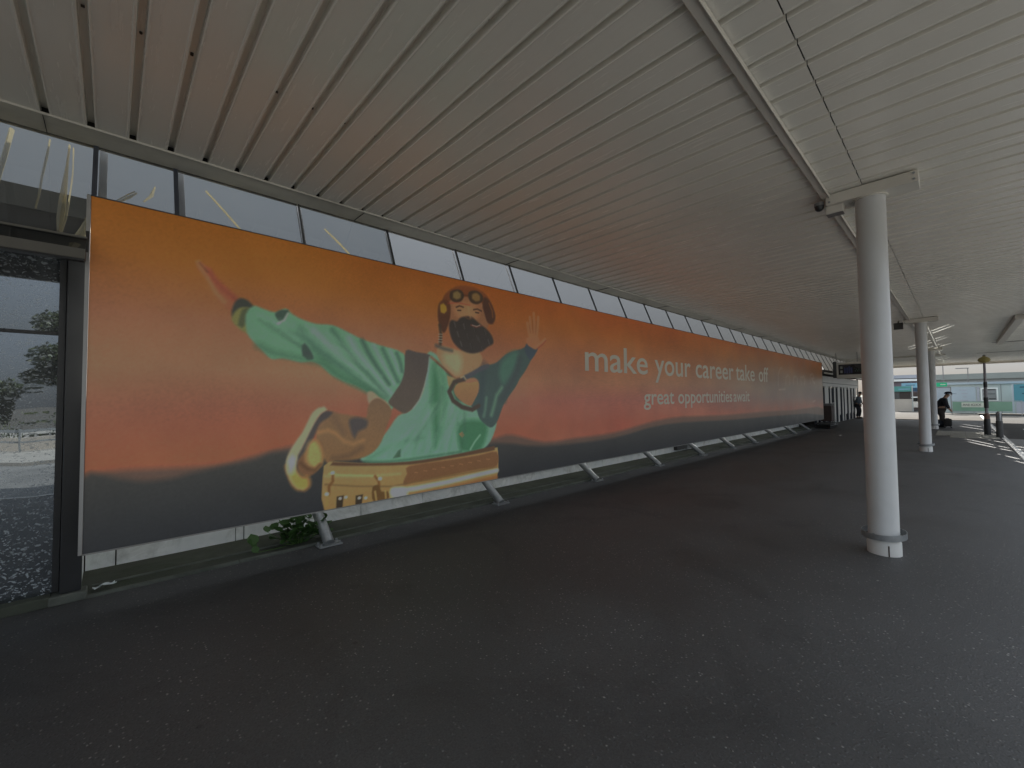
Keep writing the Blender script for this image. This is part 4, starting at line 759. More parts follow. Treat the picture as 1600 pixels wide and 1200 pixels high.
('l',(150, 112, 76),0.0071,0.7,0.006,[(2.86,0.705),(2.906,0.695)]),
('l',(150, 112, 76),0.0073,0.7,0.006,[(2.991,0.709),(3.038,0.7)]),
('l',(150, 112, 76),0.0074,0.7,0.006,[(3.126,0.714),(3.175,0.705)]),
('l',(150, 112, 76),0.0075,0.7,0.006,[(3.265,0.72),(3.316,0.71)]),
('l',(150, 112, 76),0.0077,0.7,0.006,[(3.41,0.725),(3.463,0.715)]),
('l',(150, 112, 76),0.0078,0.7,0.006,[(3.561,0.731),(3.616,0.72)]),
('l',(150, 112, 76),0.008,0.7,0.006,[(3.717,0.736),(3.774,0.726)]),
('l',(104, 80, 50),0.0122,0.9,0.012,[(1.585,0.702),(1.931,0.632),(2.317,0.574),(2.545,0.578),(3.086,0.588),(3.901,0.604)]),
('l',(172, 146, 100),0.0177,0.6,0.02,[(1.584,0.786),(1.931,0.741),(2.263,0.711),(2.421,0.705)]),
('l',(176, 166, 146),0.0573,0.95,0.016,[(2.333,0.514),(2.629,0.505),(3.085,0.516),(3.603,0.545),(3.912,0.558)]),
('p',(206, 196, 164),None,0.03,[(2.317,0.545),(2.397,0.548),(2.478,0.521),(2.511,0.442),(2.413,0.429),(2.317,0.459)]),
('l',(132, 88, 52),0.0503,0.9,0.015,[(2.629,0.423),(3.085,0.428),(3.602,0.451),(3.899,0.463)]),
('l',(182, 156, 100),0.0137,0.8,0.012,[(1.622,0.807),(1.726,0.781),(2.148,0.712)]),
('l',(108, 72, 40),0.0266,0.9,0.01,[(1.661,0.789),(1.661,0.724),(1.623,0.677),(1.623,0.6)]),
('l',(108, 72, 40),0.0287,0.9,0.01,[(2.118,0.716),(2.163,0.653),(2.163,0.597),(2.148,0.529)]),
('p',(56, 46, 34),None,0.006,[(1.701,0.561),(1.773,0.562),(1.761,0.432),(1.695,0.431)]),
('p',(56, 46, 34),None,0.006,[(1.903,0.538),(1.981,0.539),(1.967,0.429),(1.896,0.428)]),
('l',(214, 196, 156),0.0333,1,0.008,[(1.654,0.81),(1.664,0.809)]),
('l',(214, 196, 156),0.036,1,0.008,[(2.171,0.681),(2.182,0.679)]),
('l',(214, 196, 156),0.033,1,0.008,[(1.598,0.604),(1.607,0.602)]),
('l',(222, 206, 176),0.027,1,0.006,[(1.734,0.536),(1.74,0.535)]),
('l',(222, 206, 176),0.0278,1,0.006,[(1.938,0.508),(1.945,0.507)]),
('l',(222, 206, 176),0.0281,1,0.006,[(2.009,0.496),(2.016,0.495)]),
('l',(222, 206, 176),0.0272,1,0.006,[(1.794,0.539),(1.8,0.538)]),
('p',(92, 66, 36),None,0.008,[(2.089,0.594),(2.163,0.611),(2.194,0.536),(2.27,0.524),(2.27,0.438),(2.104,0.439)]),
('l',(182, 150, 92),0.0143,0.9,0.012,[(2.119,0.548),(2.134,0.447)]),
('l',(182, 150, 92),0.0145,0.9,0.012,[(2.24,0.529),(2.247,0.456)]),
('l',(150, 118, 66),0.0264,0.8,0.012,[(1.611,0.55),(1.598,0.488)]),
('l',(128, 120, 112),0.0513,0.55,0.05,[(17.397,1.941),(17.438,2.311),(17.704,2.553),(17.952,2.587)]),
('l',(128, 120, 112),0.0537,0.55,0.05,[(18.387,2.003),(18.416,2.245),(18.689,2.35),(18.944,2.259),(18.913,2.012)]),
('l',(128, 120, 112),0.0563,0.55,0.05,[(19.464,2.021),(19.5,2.3),(19.886,2.336),(20.069,2.238),(20.042,2.031)]),
('l',(128, 120, 112),0.059,0.55,0.05,[(20.647,2.041),(20.58,2.304),(21.113,2.372),(21.306,2.215),(21.175,2.05)]),
('l',(128, 120, 112),0.0627,0.55,0.05,[(22.186,2.095),(22.24,2.461),(22.725,2.534),(22.942,2.368),(22.45,2.298),(23.026,2.11)]),
('l',(140, 128, 118),0.0471,0.5,0.03,[(17.457,1.78),(18.279,1.81)]),
('l',(140, 128, 118),0.0574,0.5,0.03,[(22.535,1.279),(23.029,1.33)])]

def L(c): return np.array(lin(c, 3.5))
def paint():
    xs = np.concatenate([np.arange(BX0, 5.7, .0085), np.arange(5.7, BX1, .045), [BX1]]); zs = np.linspace(BZ0, BZ1, int((BZ1 - BZ0) / .0085) + 1)
    X, Z = np.meshgrid(xs, zs, indexing='ij')
    # sky of the print: height stops, changing along the board
    T = (Z - BZ0) / (BZ1 - BZ0)
    zst = [0, .25, .40, .52, .68, .85, 1.0]
    left = [(150, 84, 58), (150, 84, 58), (140, 90, 68), (142, 103, 76), (140, 94, 68), (136, 85, 40), (132, 80, 32)]
    mid = [(148, 84, 64), (146, 80, 62), (136, 82, 68), (138, 94, 68), (134, 86, 56), (138, 80, 40), (140, 74, 36)]
    rgt = [(120, 84, 72), (122, 84, 70), (108, 88, 78), (106, 90, 76), (108, 86, 68), (118, 80, 52), (126, 76, 44)]
    def grad(st): a = np.array(st, float); return np.stack([np.interp(T, zst, a[:, k]) for k in range(3)], -1)
    wx = np.clip((X - 1.5) / 4.5, 0, 1)[..., None]; wr = np.clip((X - 7) / 9, 0, 1)[..., None]
    C = grad(left) * (1 - wx) + grad(mid) * wx; C = C * (1 - wr) + grad(rgt) * wr
    # soft clouds in the print
    cl = sum(np.sin(X * a + Z * b_ + p) * w for a, b_, p, w in ((1.1, 2.3, .5, 1), (2.7, -3.1, 1.9, .6), (.5, 6.1, 2.2, .8), (4.3, 4.9, .3, .35)))
    C = C * (1 + .026 * cl[..., None] * np.array([.7, 1.1, 1.0]))
    def mask_poly(pts, soft):
        p = np.array(pts)
        q = []
        n = len(p)
        for i in range(n):
            p0, p1, p2, p3 = p[i - 1], p[i], p[(i + 1) % n], p[(i + 2) % n]
            if np.linalg.norm(p2 - p1) > .02 * 3 and n > 5:
                for t in (0, .33, .66): q.append(.5 * (2 * p1 + (p2 - p0) * t + (2 * p0 - 5 * p1 + 4 * p2 - p3) * t * t + (3 * p1 - p0 - 3 * p2 + p3) * t ** 3))
            else: q.append(p1)
        p = np.array(q)
        lo = p.min(0) - soft * 2; hi = p.max(0) + soft * 2
        i0, i1 = np.searchsorted(xs, lo[0]), np.searchsorted(xs, hi[0]); j0, j1 = np.searchsorted(zs, lo[1]), np.searchsorted(zs, hi[1])
        if i1 <= i0 or j1 <= j0: return None
        x = X[i0:i1, j0:j1]; z = Z[i0:i1, j0:j1]; ins = np.zeros(x.shape, bool); dist = np.full(x.shape, 1e9)
        for k in range(len(p)):
            a, b_ = p[k], p[(k + 1) % len(p)]
            c = ((a[1] > z) != (b_[1] > z))
            with np.errstate(divide='ignore', invalid='ignore'): xi = (b_[0] - a[0]) * (z - a[1]) / (b_[1] - a[1] + 1e-12) + a[0]
            ins ^= c & (x < xi)
            d = b_ - a; t = np.clip(((x - a[0]) * d[0] + (z - a[1]) * d[1]) / (d @ d + 1e-12), 0, 1)
            dist = np.minimum(dist, np.hypot(x - a[0] - t * d[0], z - a[1] - t * d[1]))
        sd = np.where(ins, dist, -dist); return (i0, i1, j0, j1), np.clip(sd / soft * .5 + .5, 0, 1), z, (p[:, 1].min(), p[:, 1].max())
    for it in ART:
        if it[0] == 'p':
            _, c, c2, soft, pts = it; r = mask_poly(pts, soft)
            if r is None: continue
            (i0, i1, j0, j1), m, z, (z0, z1) = r
            col = np.broadcast_to(np.array(c, float), m.shape + (3,)).copy()
            if c2 is not None:
                t = np.clip((z1 - z) / (z1 - z0 + 1e-6), 0, 1)[..., None] ** .7; col = col * (1 - t) + np.array(c2, float) * t
            C[i0:i1, j0:j1] = C[i0:i1, j0:j1] * (1 - m[..., None]) + col * m[..., None]
        else:
            _, c, w, al, soft, pts = it; p = np.array(pts); lo = p.min(0) - w - soft; hi = p.max(0) + w + soft
            i0, i1 = np.searchsorted(xs, lo[0]), np.searchsorted(xs, hi[0]); j0, j1 = np.searchsorted(zs, lo[1]), np.searchsorted(zs, hi[1])
            if i1 <= i0 or j1 <= j0: continue
            x = X[i0:i1, j0:j1]; z = Z[i0:i1, j0:j1]; dist = np.full(x.shape, 1e9)
            for k in range(len(p) - 1):
                a, b_ = p[k], p[k + 1]; d = b_ - a; t = np.clip(((x - a[0]) * d[0] + (z - a[1]) * d[1]) / (d @ d + 1e-12), 0, 1)
                dist = np.minimum(dist, np.hypot(x - a[0] - t * d[0], z - a[1] - t * d[1]))
            m = (np.clip((w / 2 - dist) / soft * .5 + .5, 0, 1) * al)[..., None]
            C[i0:i1, j0:j1] = C[i0:i1, j0:j1] * (1 - m) + np.array(c, float) * m
    C = np.clip(C, 0, 255) / 255
    Cl = np.where(C < .04045, C / 12.92, ((C + .055) / 1.055) ** 2.4) * 3.5
    gr = np.random.default_rng(3); n0 = gr.normal(size=Cl.shape[:2]); n0 = (n0 + np.roll(n0, 1, 0) + np.roll(n0, 1, 1) + np.roll(n0, (1, 1), (0, 1))) / 4
    Cl = Cl * (1 + .05 * n0[..., None])
    nxx, nzz = X.shape; co = np.stack([X, np.zeros_like(X), Z], -1).reshape(-1, 3)
    idx = np.arange(nxx * nzz).reshape(nxx, nzz)
    q = np.stack([idx[:-1, :-1], idx[1:, :-1], idx[1:, 1:], idx[:-1, 1:]], -1).reshape(-1, 4)
    me = bpy.data.meshes.new('printed_face'); me.vertices.add(len(co)); me.vertices.foreach_set('co', co.astype(np.float32).ravel())
    me.loops.add(q.size); me.loops.foreach_set('vertex_index', q.ravel().astype(np.int32))
    me.polygons.add(len(q)); me.polygons.foreach_set('loop_start', np.arange(0, q.size, 4, dtype=np.int32))
    me.update(calc_edges=True); me.validate()
    at = me.color_attributes.new('ink', 'FLOAT_COLOR', 'POINT')
    at.data.foreach_set('color', np.concatenate([np.clip(Cl, 0, .9).reshape(-1, 3), np.ones((len(co), 1))], 1).astype(np.float32).ravel())
    me.materials.append(MAT['print']); return link('printed_face', me, bb)
paint()
MB().box(BX0, BX1, .004, .03, BZ0, BZ1).build('backing_board', 'white', bb)
MB().box(BX0 - .024, BX0 - .002, -.008, .05, BZ0 - .004, BZ1 + .004).build('edge_strip', 'board_edge', bb)
MB().box(BX0 - .024, BX1 + .02, .001, .035, BZ1 + .002, BZ1 + .010).build('edge_strip', 'dark_grey', bb)
MB().box(BX0 - .002, BX1 + .02, .001, .03, BZ0 - .012, BZ0 - .002).build('edge_strip', 'board_edge', bb)
MB().box(BX1 + .002, BX1 + .022, -.004, .05, BZ0, BZ1).build('edge_strip', 'board_edge', bb)
def words(items, z, size, bold):
    for s, x0, x1 in items:
        o = text_mesh('slogan_word', s, size, 'letter', bb, x1 - x0, .0006, bold); o.rotation_euler = (math.pi / 2, 0, 0); o.location = (x0, -.003, z)
words([('make', 5.96, 8.12), ('your', 8.42, 10.18), ('career', 10.46, 13.02), ('take', 13.2, 14.86), ('off', 15.26, 16.26)], 2.035, .70, .006)
words([('great', 7.93, 9.28), ('opportunities', 9.48, 12.86), ('await', 12.96, 14.32)], 1.405, .47, .005)
# vertical panel joints of the board, barely visible
# ------------------------------------------------------------------ raking struts under the board
SX = [1.72, 4.20, 6.62, 9.03, 11.40, 13.6, 15.6, 18.0, 20.5, 22.9]
SL = ['steel strut beside the leafy weed, first under the billboard', 'second raking steel strut under the printed suitcase', 'third raking steel strut from the left under the billboard', 'fourth raking steel strut from the left under the billboard',
      'fifth steel strut under the billboard, left of the grey vent box', 'sixth strut under the billboard, right of the grey vent box', 'seventh raking steel strut from the left under the billboard', 'eighth raking steel strut from the left under the billboard', 'ninth strut, second from the far end of the billboard', 'last raking steel strut at the far end of the billboard']
for x, l in zip(SX, SL):
    s = thing('raking_strut', (x, 4.70, .012), l, 'strut', 'raking steel struts under the billboard')
    MB().tube((0, 0, .008), (-.01, .80, .60), .056, n=18).build('pipe', 'galv', s, smooth=True)
    bp_ = MB().box(-.12, .12, -.065, .075, -.01, .006).build('base_plate', 'galv', s, bevel=.002)
    for bx, by in ((-.095, -.045), (.095, -.045), (-.095, .05), (.095, .05)): MB().tube((bx, by, .006), (bx, by, .03), .012, n=6).build('bolt', 'galv', bp_)

# weed behind the first strut
wd = thing('leafy_weed', (1.50, 5.0, .01), 'green broad-leaved weed growing below the billboard by the first strut', 'weed')
lm = MB(); lp = [(0, 0, 0), (.028, .012, .004), (.042, .036, .003), (.036, .062, -.004), (0, .092, -.016), (-.036, .062, -.004), (-.042, .036, .003), (-.028, .012, .004), (0, .04, -.008)]
lm.add(lp, [(8, i, i + 1) for i in range(7)] + [(8, 7, 0)]); lme = lm.mesh('leaf', 'weed_leaf', True)
stm = MB()
for k in range(95):
    a = random.uniform(0, 2 * math.pi); px = max(-.42, min(.28, random.gauss(-.04, .16))); h = random.uniform(.04, .30) * (1 - abs(px) * 1.2)
    py = random.uniform(-.14, .06)
    o = link('leaf', lme, wd, (px, py, h)); o.rotation_euler = (random.uniform(.2, 1.3), random.uniform(-.5, .5), a); s_ = random.uniform(.7, 1.35); o.scale = (s_, s_, s_)
    if k % 2 == 0: stm.tube((px * .3, py * .3, 0), (px, py, h), .004, .002, n=5)
stm.build('stems', 'weed_leaf', wd)
# small sprouts by the kerb foot
# grit and flakes lying on the pavement
gt = MB(); gg = random.Random(5)
for k in range(330):
    x = gg.uniform(-1.5, 16) if k % 3 else gg.uniform(-.5, 4); y = gg.uniform(-.9, 4.8); r_ = gg.uniform(.002, .006); z = gnoise(x, y) + .002; a = gg.uniform(0, 6.3)
    c, s2 = math.cos(a), math.sin(a); L_ = gg.uniform(1, 2.2)
    gt.add([(x + c * r_ * L_, y + s2 * r_ * L_, z), (x - s2 * r_, y + c * r_, z), (x - c * r_ * L_, y - s2 * r_ * L_, z), (x + s2 * r_, y - c * r_, z), (x, y, z + r_ * .9)], [(0, 1, 4), (1, 2, 4), (2, 3, 4), (3, 0, 4)])
tag(gt.build('grit', 'grit'), 'pale grit and flakes scattered over the dark pavement', 'grit', kind='stuff')
# litter
lt = thing('crumpled_tissue', (-.02, 4.93, .028), 'crumpled white tissue on the mossy strip under the billboard corner', 'litter')
m = MB(); vs = []
for i in range(8):
    for j in range(5): vs.append((-.07 + i * .02, -.03 + j * .014, abs(random.gauss(0, .012)) + .004 * i * (7 - i) * .2))
m.add(vs, [(i * 5 + j, (i + 1) * 5 + j, (i + 1) * 5 + j + 1, i * 5 + j + 1) for i in range(7) for j in range(4)]); m.build('sheet', 'litter', lt)
lt.rotation_euler = (0, 0, .25)
# ------------------------------------------------------------------ entrance beyond the board
en = thing('entrance_screen', (25.2, 4.95, 0), 'glazed entrance screen with dark door leaves beyond the far end of the billboard', 'entrance')
def eb(n, m, x0, x1, y0, y1, z0, z1): return box(n, m, x0, x1, y0, y1, z0, z1, en)
eb('header', 'white', 25.3, 38.5, 4.88, 5.05, 2.05, 2.60); eb('header_line', 'grey', 25.3, 38.5, 4.872, 4.879, 2.22, 2.25)
xx = 25.4; k = 0
LEAF = [.35, .5, .7, .4, .9, .8, .75, .45, .7, .6, .55]; GAP = [.35, .3, .75, .25, .12, .5, .14, .6, .5, .45, .6]
for w_, g__ in zip(LEAF, GAP):
    d = eb('door_leaf', 'slate_dark' if 'slate_dark' in MAT else 'dark_grey', xx, xx + w_ * .62, 4.90, 4.97, .02, 1.95 + random.uniform(-.03, .05))
    eb('post', 'white', xx + w_ * .62 + .03, xx + w_ + .10, 4.895, 4.99, 0, 2.049)
    eb('bright_gap_panel', 'white', xx + w_ + .11, xx + w_ + g__ - .02 + .1, 4.915, 4.93, .45, 2.049) if g__ > .24 else None  # white panels stand for the light seen through the gaps
    eb('lower_rail', 'white', xx + w_ + .11, xx + w_ + g__ + .07, 4.93, 4.97, .38, .449) if g__ > .24 else None
    xx += w_ + g__ + .1
eb('inner_wall', 'white', 25.3, 38.5, 6.8, 6.9, 0, 2.6)
# bin and trolley by the board's end
bn = thing('waste_bin', (25.9, 4.55, 0), 'brown waste bin with a pale post at the far end of the billboard', 'bin')
MB().box(-.32, .28, -.25, .2, .28, 1.05).build('bin_body', 'brown_bin', bn, bevel=.03); MB().box(-.34, .30, -.27, .22, 1.06, 1.16).build('bin_lid', 'grey', bn, bevel=.02)
MB().box(.36, .46, -.27, -.17, .0, 1.2).build('post', 'white', bn, bevel=.01)
pl = thing('steel_step', (25.1, 4.45, 0), 'low dark steel step lying at the foot of the brown bin', 'step')
MB().box(-.8, .9, -.3, .3, .19, .24).build('step_top', 'dark_grey', pl); MB().box(-.75, .85, -.28, .28, .02, .14).build('step_body', 'dark_fill', pl)
MB().box(-.82, .92, -.32, -.301, .14, .16).build('step_rail', 'galv', pl)
hd = thing('handcart', (36.2, 5.3, 0), 'dark box cart with a pink-grey panel above it beside the white posts', 'cart')
MB().box(-.42, .42, -.3, .3, .12, .95).build('cart_box', 'display_dark', hd, bevel=.02); MB().box(-.44, .44, -.32, .32, .97, 1.02).build('cart_lid', 'white', hd)
for a, c_ in ((-.35, -.28), (.35, -.28), (-.35, .28), (.35, .28)): MB().tube((a, c_ - .03, .07), (a, c_ + .03, .07), .07, n=12).build('wheel', 'rubber', hd)
pn = thing('notice_panel', (37.0, 5.6, 0), 'plain pink-grey panel standing behind the dark cart', 'panel')
MB().box(-.03, .03, -.45, .45, 1.0, 2.15).build('panel_face', 'kiosk_grey', pn); MB().box(-.03, .03, -.45, -.38, 0, .99).build('panel_leg', 'white', pn); MB().box(-.03, .03, .38, .45, 0, .99).build('panel_leg', 'white', pn)
for i, (x, y, lb) in enumerate([(38.2, 4.9, 'slim white post left of the person with the backpack'), (38.4, 5.9, 'slim white post beside the pink-grey panel')]):
    p_ = thing('white_post', (x, y, 0), lb, 'post', 'slim white posts by the entrance'); MB().tube((0, 0, 0), (0, 0, 3.6), .045, n=12).build('shaft', 'white', p_); MB().lathe((0, 0, 0), [(.1, 0), (.1, .02)], 14).build('foot', 'galv', p_)
# hanging sign
sg = thing('hanging_sign', (26.0, 3.70, 2.80), 'dark hanging sign with small pale and blue marks under the canopy', 'sign')
MB().box(-.09, .09, -.62, .40, -.42, .36).build('sign_case', 'beam', sg, bevel=.01)
MB().box(-.098, -.091, -.58, .32, -.24, .26).build('sign_face', 'display_dark', sg)
MB().box(-.094, .09, .405, .54, -.38, .42).build('sign_end', 'dark_grey', sg)
for yy in (-.4, .42): MB().tube((0, yy, .36), (0, yy, .84), .013, n=8).build('hanger', 'grey', sg)
for zz in (-.15, .05): MB().box(-.102, -.099, .16, .25, zz, zz + .12).build('sign_mark', 'glyph_pale', sg)
for i in range(4): MB().box(-.102, -.099, .04 - i * .085, .10 - i * .085, -.17, .10 + (i == 2) * .06).build('sign_mark', 'glyph_blue', sg)
for i in range(5): MB().box(-.102, -.099, -.34 - i * .045, -.315 - i * .045, -.10 + (i % 2) * .07, -.05 + (i % 2) * .07).build('sign_mark', 'glyph_green', sg)

# ------------------------------------------------------------------ people
def skin(name, joints, edges, radii, mat, parent):
    me = bpy.data.meshes.new(name); me.from_pydata(joints, edges, []); me.update(); me.materials.append(MAT[mat])
    o = link(name, me, parent); sk = o.modifiers.new('skin', 'SKIN'); sk.use_smooth_shade = True
    lay = me.skin_vertices[0] if me.skin_vertices else None
    if lay is None:
        bm = bmesh.new(); bm.from_mesh(me); bm.verts.layers.skin.verify(); bm.to_mesh(me); bm.free(); lay = me.skin_vertices[0]
    for i, r in enumerate(radii):
        rr = r if isinstance(r, tuple) else (r, r); lay.data[i].radius = rr; lay.data[i].use_root = (i == 0)
    sb = o.modifiers.new('sub', 'SUBSURF'); sb.levels = 1; sb.render_levels = 2; return o
def person(loc, rz, lean, label, top, legs, cap, bend=0.):
    p = thing('person', loc, label, 'person'); p.rotation_euler = (0, 0, rz)
    # local +x is forward; pelvis, spine, neck, head
    hx = lambda z: max(0, z - .95) * lean
    J = [(0, 0, .95), (hx(1.15), 0, 1.15), (hx(1.38), 0, 1.38), (hx(1.52) + .02, 0, 1.50), (hx(1.6) + .05, 0, 1.60), (hx(1.7) + .07, 0, 1.69),
         (.02, -.10, .90), (.06, -.12, .50), (-.02, -.13, .09), (.13, -.14, .04), (.02, .10, .90), (.10, .12, .50), (.04, .13, .09), (.19, .14, .04)]
    Rr = [(.14, .17), (.13, .16), (.12, .18), .055, (.09, .085), (.085, .08), .095, .065, .045, .04, .095, .065, .045, .04]
    E = [(0, 1), (1, 2), (2, 3), (3, 4), (4, 5), (0, 6), (6, 7), (7, 8), (8, 9), (0, 10), (10, 11), (11, 12), (12, 13)]
    sx = hx(1.40)
    for s_ in (-1, 1):
        n = len(J); J += [(sx, .20 * s_, 1.40), (sx + .03, .27 * s_, 1.13), (sx + .12, .21 * s_, .93 + (.1 if s_ > 0 else 0)), (sx + .16, .20 * s_, .88 + (.1 if s_ > 0 else 0))]
        Rr += [.065, .05, .035, .03]; E += [(2, n), (n, n + 1), (n + 1, n + 2), (n + 2, n + 3)]
        for f in range(4): J.append((sx + .21 - .015 * f, (.18 + .012 * f) * s_, .80 - .006 * f + (.1 if s_ > 0 else 0))); Rr.append(.010); E.append((n + 3, len(J) - 1))
        J.append((sx + .20, .155 * s_, .85 + (.1 if s_ > 0 else 0))); Rr.append(.011); E.append((n + 3, len(J) - 1))
    skin('body', J, E, Rr, 'skin', p)
    JJ = [(0, 0, .88), (hx(1.15), 0, 1.15), (hx(1.40), 0, 1.40), (hx(1.5), 0, 1.475)]; RR = [(.18, .20), (.16, .19), (.15, .21), .08]; EE = [(0, 1), (1, 2), (2, 3)]
    for s_ in (-1, 1):
        n = len(JJ); JJ += [(sx, .20 * s_, 1.40), (sx + .03, .27 * s_, 1.13), (sx + .11, .21 * s_, .96 + (.1 if s_ > 0 else 0))]; RR += [.09, .075, .052]; EE += [(2, n), (n, n + 1), (n + 1, n + 2)]
    skin('jacket', JJ, EE, RR, top, p)
    skin('trousers', [(0, 0, .93), (.02, -.10, .86), (.06, -.12, .50), (-.02, -.13, .12), (.02, .10, .86), (.10, .12, .50), (.04, .13, .12)], [(0, 1), (1, 2), (2, 3), (0, 4), (4, 5), (5, 6)], [.15, .115, .085, .07, .115, .085, .07], legs, p)
    for s_, dx in ((-1, 0), (1, .06)): skin('shoe', [(-.06 + dx, .13 * s_, .05), (.05 + dx, .135 * s_, .05), (.16 + dx, .14 * s_, .035)], [(0, 1), (1, 2)], [.05, .05, .035], 'rubber', p)
    hxx = hx(1.69) + .07
    if cap:
        c = MB(); c.lathe((hxx - .005, 0, 1.69), [(.112, 0), (.115, .03), (.10, .08), (.06, .115), (.01, .125)], 20); c.add([(hxx + .08, -.08, 1.70), (hxx + .08, .08, 1.70), (hxx + .22, .06, 1.685), (hxx + .22, -.06, 1.685), (hxx + .08, -.08, 1.715), (hxx + .08, .08, 1.715), (hxx + .22, .06, 1.695), (hxx + .22, -.06, 1.695)], [(0, 1, 2, 3), (7, 6, 5, 4), (0, 4, 5, 1), (1, 5, 6, 2), (2, 6, 7, 3), (3, 7, 4, 0)])
        c.build('cap', 'navy_cloth', p, smooth=True)
    else:
        MB().lathe((hxx - .02, 0, 1.66), [(.09, 0), (.105, .04), (.10, .09), (.06, .13), (.01, .14)], 18).build('hair', 'black_metal', p, smooth=True)
    h = MB(); h.lathe((hxx + .095, 0, 1.63), [(.016, 0), (.02, .012), (.006, .05)], 8); h.build('nose', 'skin', p, smooth=True)
    for s_ in (-1, 1): MB().lathe((hxx + .088, .032 * s_, 1.672), [(.008, 0), (.011, .006), (.006, .012)], 8).build('eye', 'black_metal', p); MB().lathe((hxx, .093 * s_, 1.63), [(.012, 0), (.017, .02), (.012, .05)], 8).build('ear', 'skin', p, smooth=True)
    MB().box(hxx + .086, hxx + .096, -.022, .022, 1.60, 1.607).build('mouth', 'maroon', p)
    return p
p1 = person((28.6, .66, 0), R_(-78), .28, 'man in dark cap and dark jacket standing beside the farthest column', 'navy_cloth', 'brown_cloth', True); p1.scale = (1.2, 1.15, .93)
p2 = person((36.6, 4.72, 0), R_(-100), .15, 'person with dark backpack mostly hidden behind the nearest column', 'slate_cloth', 'navy_cloth', False)
bk = thing('backpack', (36.55, 4.98, 1.22), 'dark backpack worn by the person left of the nearest column', 'backpack')
skin('pack_body', [(0, 0, -.18), (0, .03, 0), (0, 0, .18)], [(0, 1), (1, 2)], [.14, .17, .13], 'navy_cloth', bk); MB().box(-.12, .12, .10, .17, -.16, .02).build('pocket', 'rubber', bk, bevel=.03)
for s_ in (-1, 1): MB().bar((.08 * s_, -.12, .18), (.09 * s_, -.24, .22), .04, .015).build('strap', 'rubber', bk)
# luggage at the man's feet
sb_ = thing('duffel_bag', (28.3, .74, 0), 'long dark duffel bag lying behind the man in the cap', 'bag')
skin('bag_body', [(0, .28, .17), (0, 0, .19), (0, -.28, .17)], [(0, 1), (1, 2)], [.15, .175, .15], 'slate_dark' if 'slate_dark' in MAT else 'navy_cloth', sb_); MB().bar((-.06, -.16, .36), (-.06, .16, .36), .03).build('handle', 'rubber', sb_)
cs = thing('suitcase', (28.2, .40, 0), 'small tilted dark suitcase in front of the man in the cap', 'suitcase')
MB().box(-.13, .13, -.15, .13, .07, .42).build('shell', 'rubber', cs, bevel=.06)
for yy in (-.11, .09): MB().tube((-.1, yy, .035), (.1, yy, .035), .035, n=12).build('wheel', 'black_metal', cs)
MB().box(-.02, .02, -.06, .06, .42, .45).build('handle', 'grey', cs)

# ------------------------------------------------------------------ beacon and bollard by the crossing
be = thing('crossing_beacon', (23.9, -.70, 0), 'tall grey crossing beacon pole with amber globe by the kerb', 'beacon')
MB().lathe((0, 0, 0), [(.088, 0), (.092, .03), (.086, .60), (.08, .62)], 24).build('base_sleeve', 'black_metal', be, smooth=True)
MB().lathe((0, 0, .62), [(.08, 0), (.08, .13), (.065, .19), (.04, .21)], 24).build('collar', 'orange_band', be, smooth=True)
MB().tube((0, 0, .8), (0, 0, 1.02), .045, n=16).build('pole_band', 'pole_grey', be, smooth=True); MB().tube((0, 0, 1.02), (0, 0, 1.42), .062, n=16).build('pole_band', 'black_metal', be, smooth=True)
MB().tube((0, 0, 1.42), (0, 0, 1.80), .045, n=16).build('pole_band', 'pole_grey', be, smooth=True); MB().tube((0, 0, 1.80), (0, 0, 2.0), .052, n=16).build('pole_band', 'black_metal', be, smooth=True)
MB().tube((0, 0, 2.0), (0, 0, 2.72), .040, .034, n=16).build('pole_band', 'pole_grey', be, smooth=True)
gl_ = MB(); gl_.lathe((0, 0, 2.72), [(.04, 0), (.10, .02), (.15, .06), (.17, .11), (.15, .17), (.10, .215), (.05, .235), (.04, .26)], 28); gl_.build('globe', 'yellow_globe', be, smooth=True)
MB().tube((0, 0, 2.985), (0, 0, 3.03), .05, .03, n=12).build('globe_cap', 'grey', be)
bo = thing('bollard', (22.75, -.95, 0), 'short dark bollard with pale top, right of the beacon pole', 'bollard')
MB().lathe((0, 0, 0), [(.085, 0), (.09, .02), (.085, .58), (.075, .60)], 24).build('lower_body', 'dark_grey', bo, smooth=True)
MB().lathe((0, 0, .60), [(.074, 0), (.074, .26), (.06, .30), (.03, .33)], 24).build('upper_body', 'galv', bo, smooth=True)
for k in range(6):
    a = k * math.pi / 3; MB().bar((.075 * math.cos(a), .075 * math.sin(a), .61), (.075 * math.cos(a), .075 * math.sin(a), .86), .016).build('slot', 'black_metal', bo)

# ------------------------------------------------------------------ far side: kiosks, signs, railings
kx = 51.0
ki = thing('white_kiosk', (kx, -1.5, 0), 'long pale kiosk with blue-white panels behind the green banner', 'kiosk')
def kb(n, m, x0, x1, y0, y1, z0, z1, par=ki, bevel=0): return box(n, m, x0, x1, y0, y1, z0, z1, par, bevel)
kb('wall', 'kiosk', kx, kx + 4, -4.6, .9, .0, 2.35); kb('roof_edge', 'kiosk_panel', kx - .12, kx + 4.1, -4.7, 1.0, 2.35, 2.52)
kb('panel', 'kiosk_panel', kx - .03, kx - .004, -.95, .55, .15, 2.15); kb('panel', 'kiosk_grey', kx - .035, kx - .004, -1.15, -1.02, .15, 2.15)
for k in range(5): kb('panel_print', 'kiosk_grey', kx - .045, kx - .031, -.45 - (k % 2) * .06, -.05 - (k % 3) * .10, 1.85 - k * .28, 1.93 - k * .28)
wf = kb('window', 'white', kx - .06, kx - .004, -2.15, -1.22, .95, 2.05); 
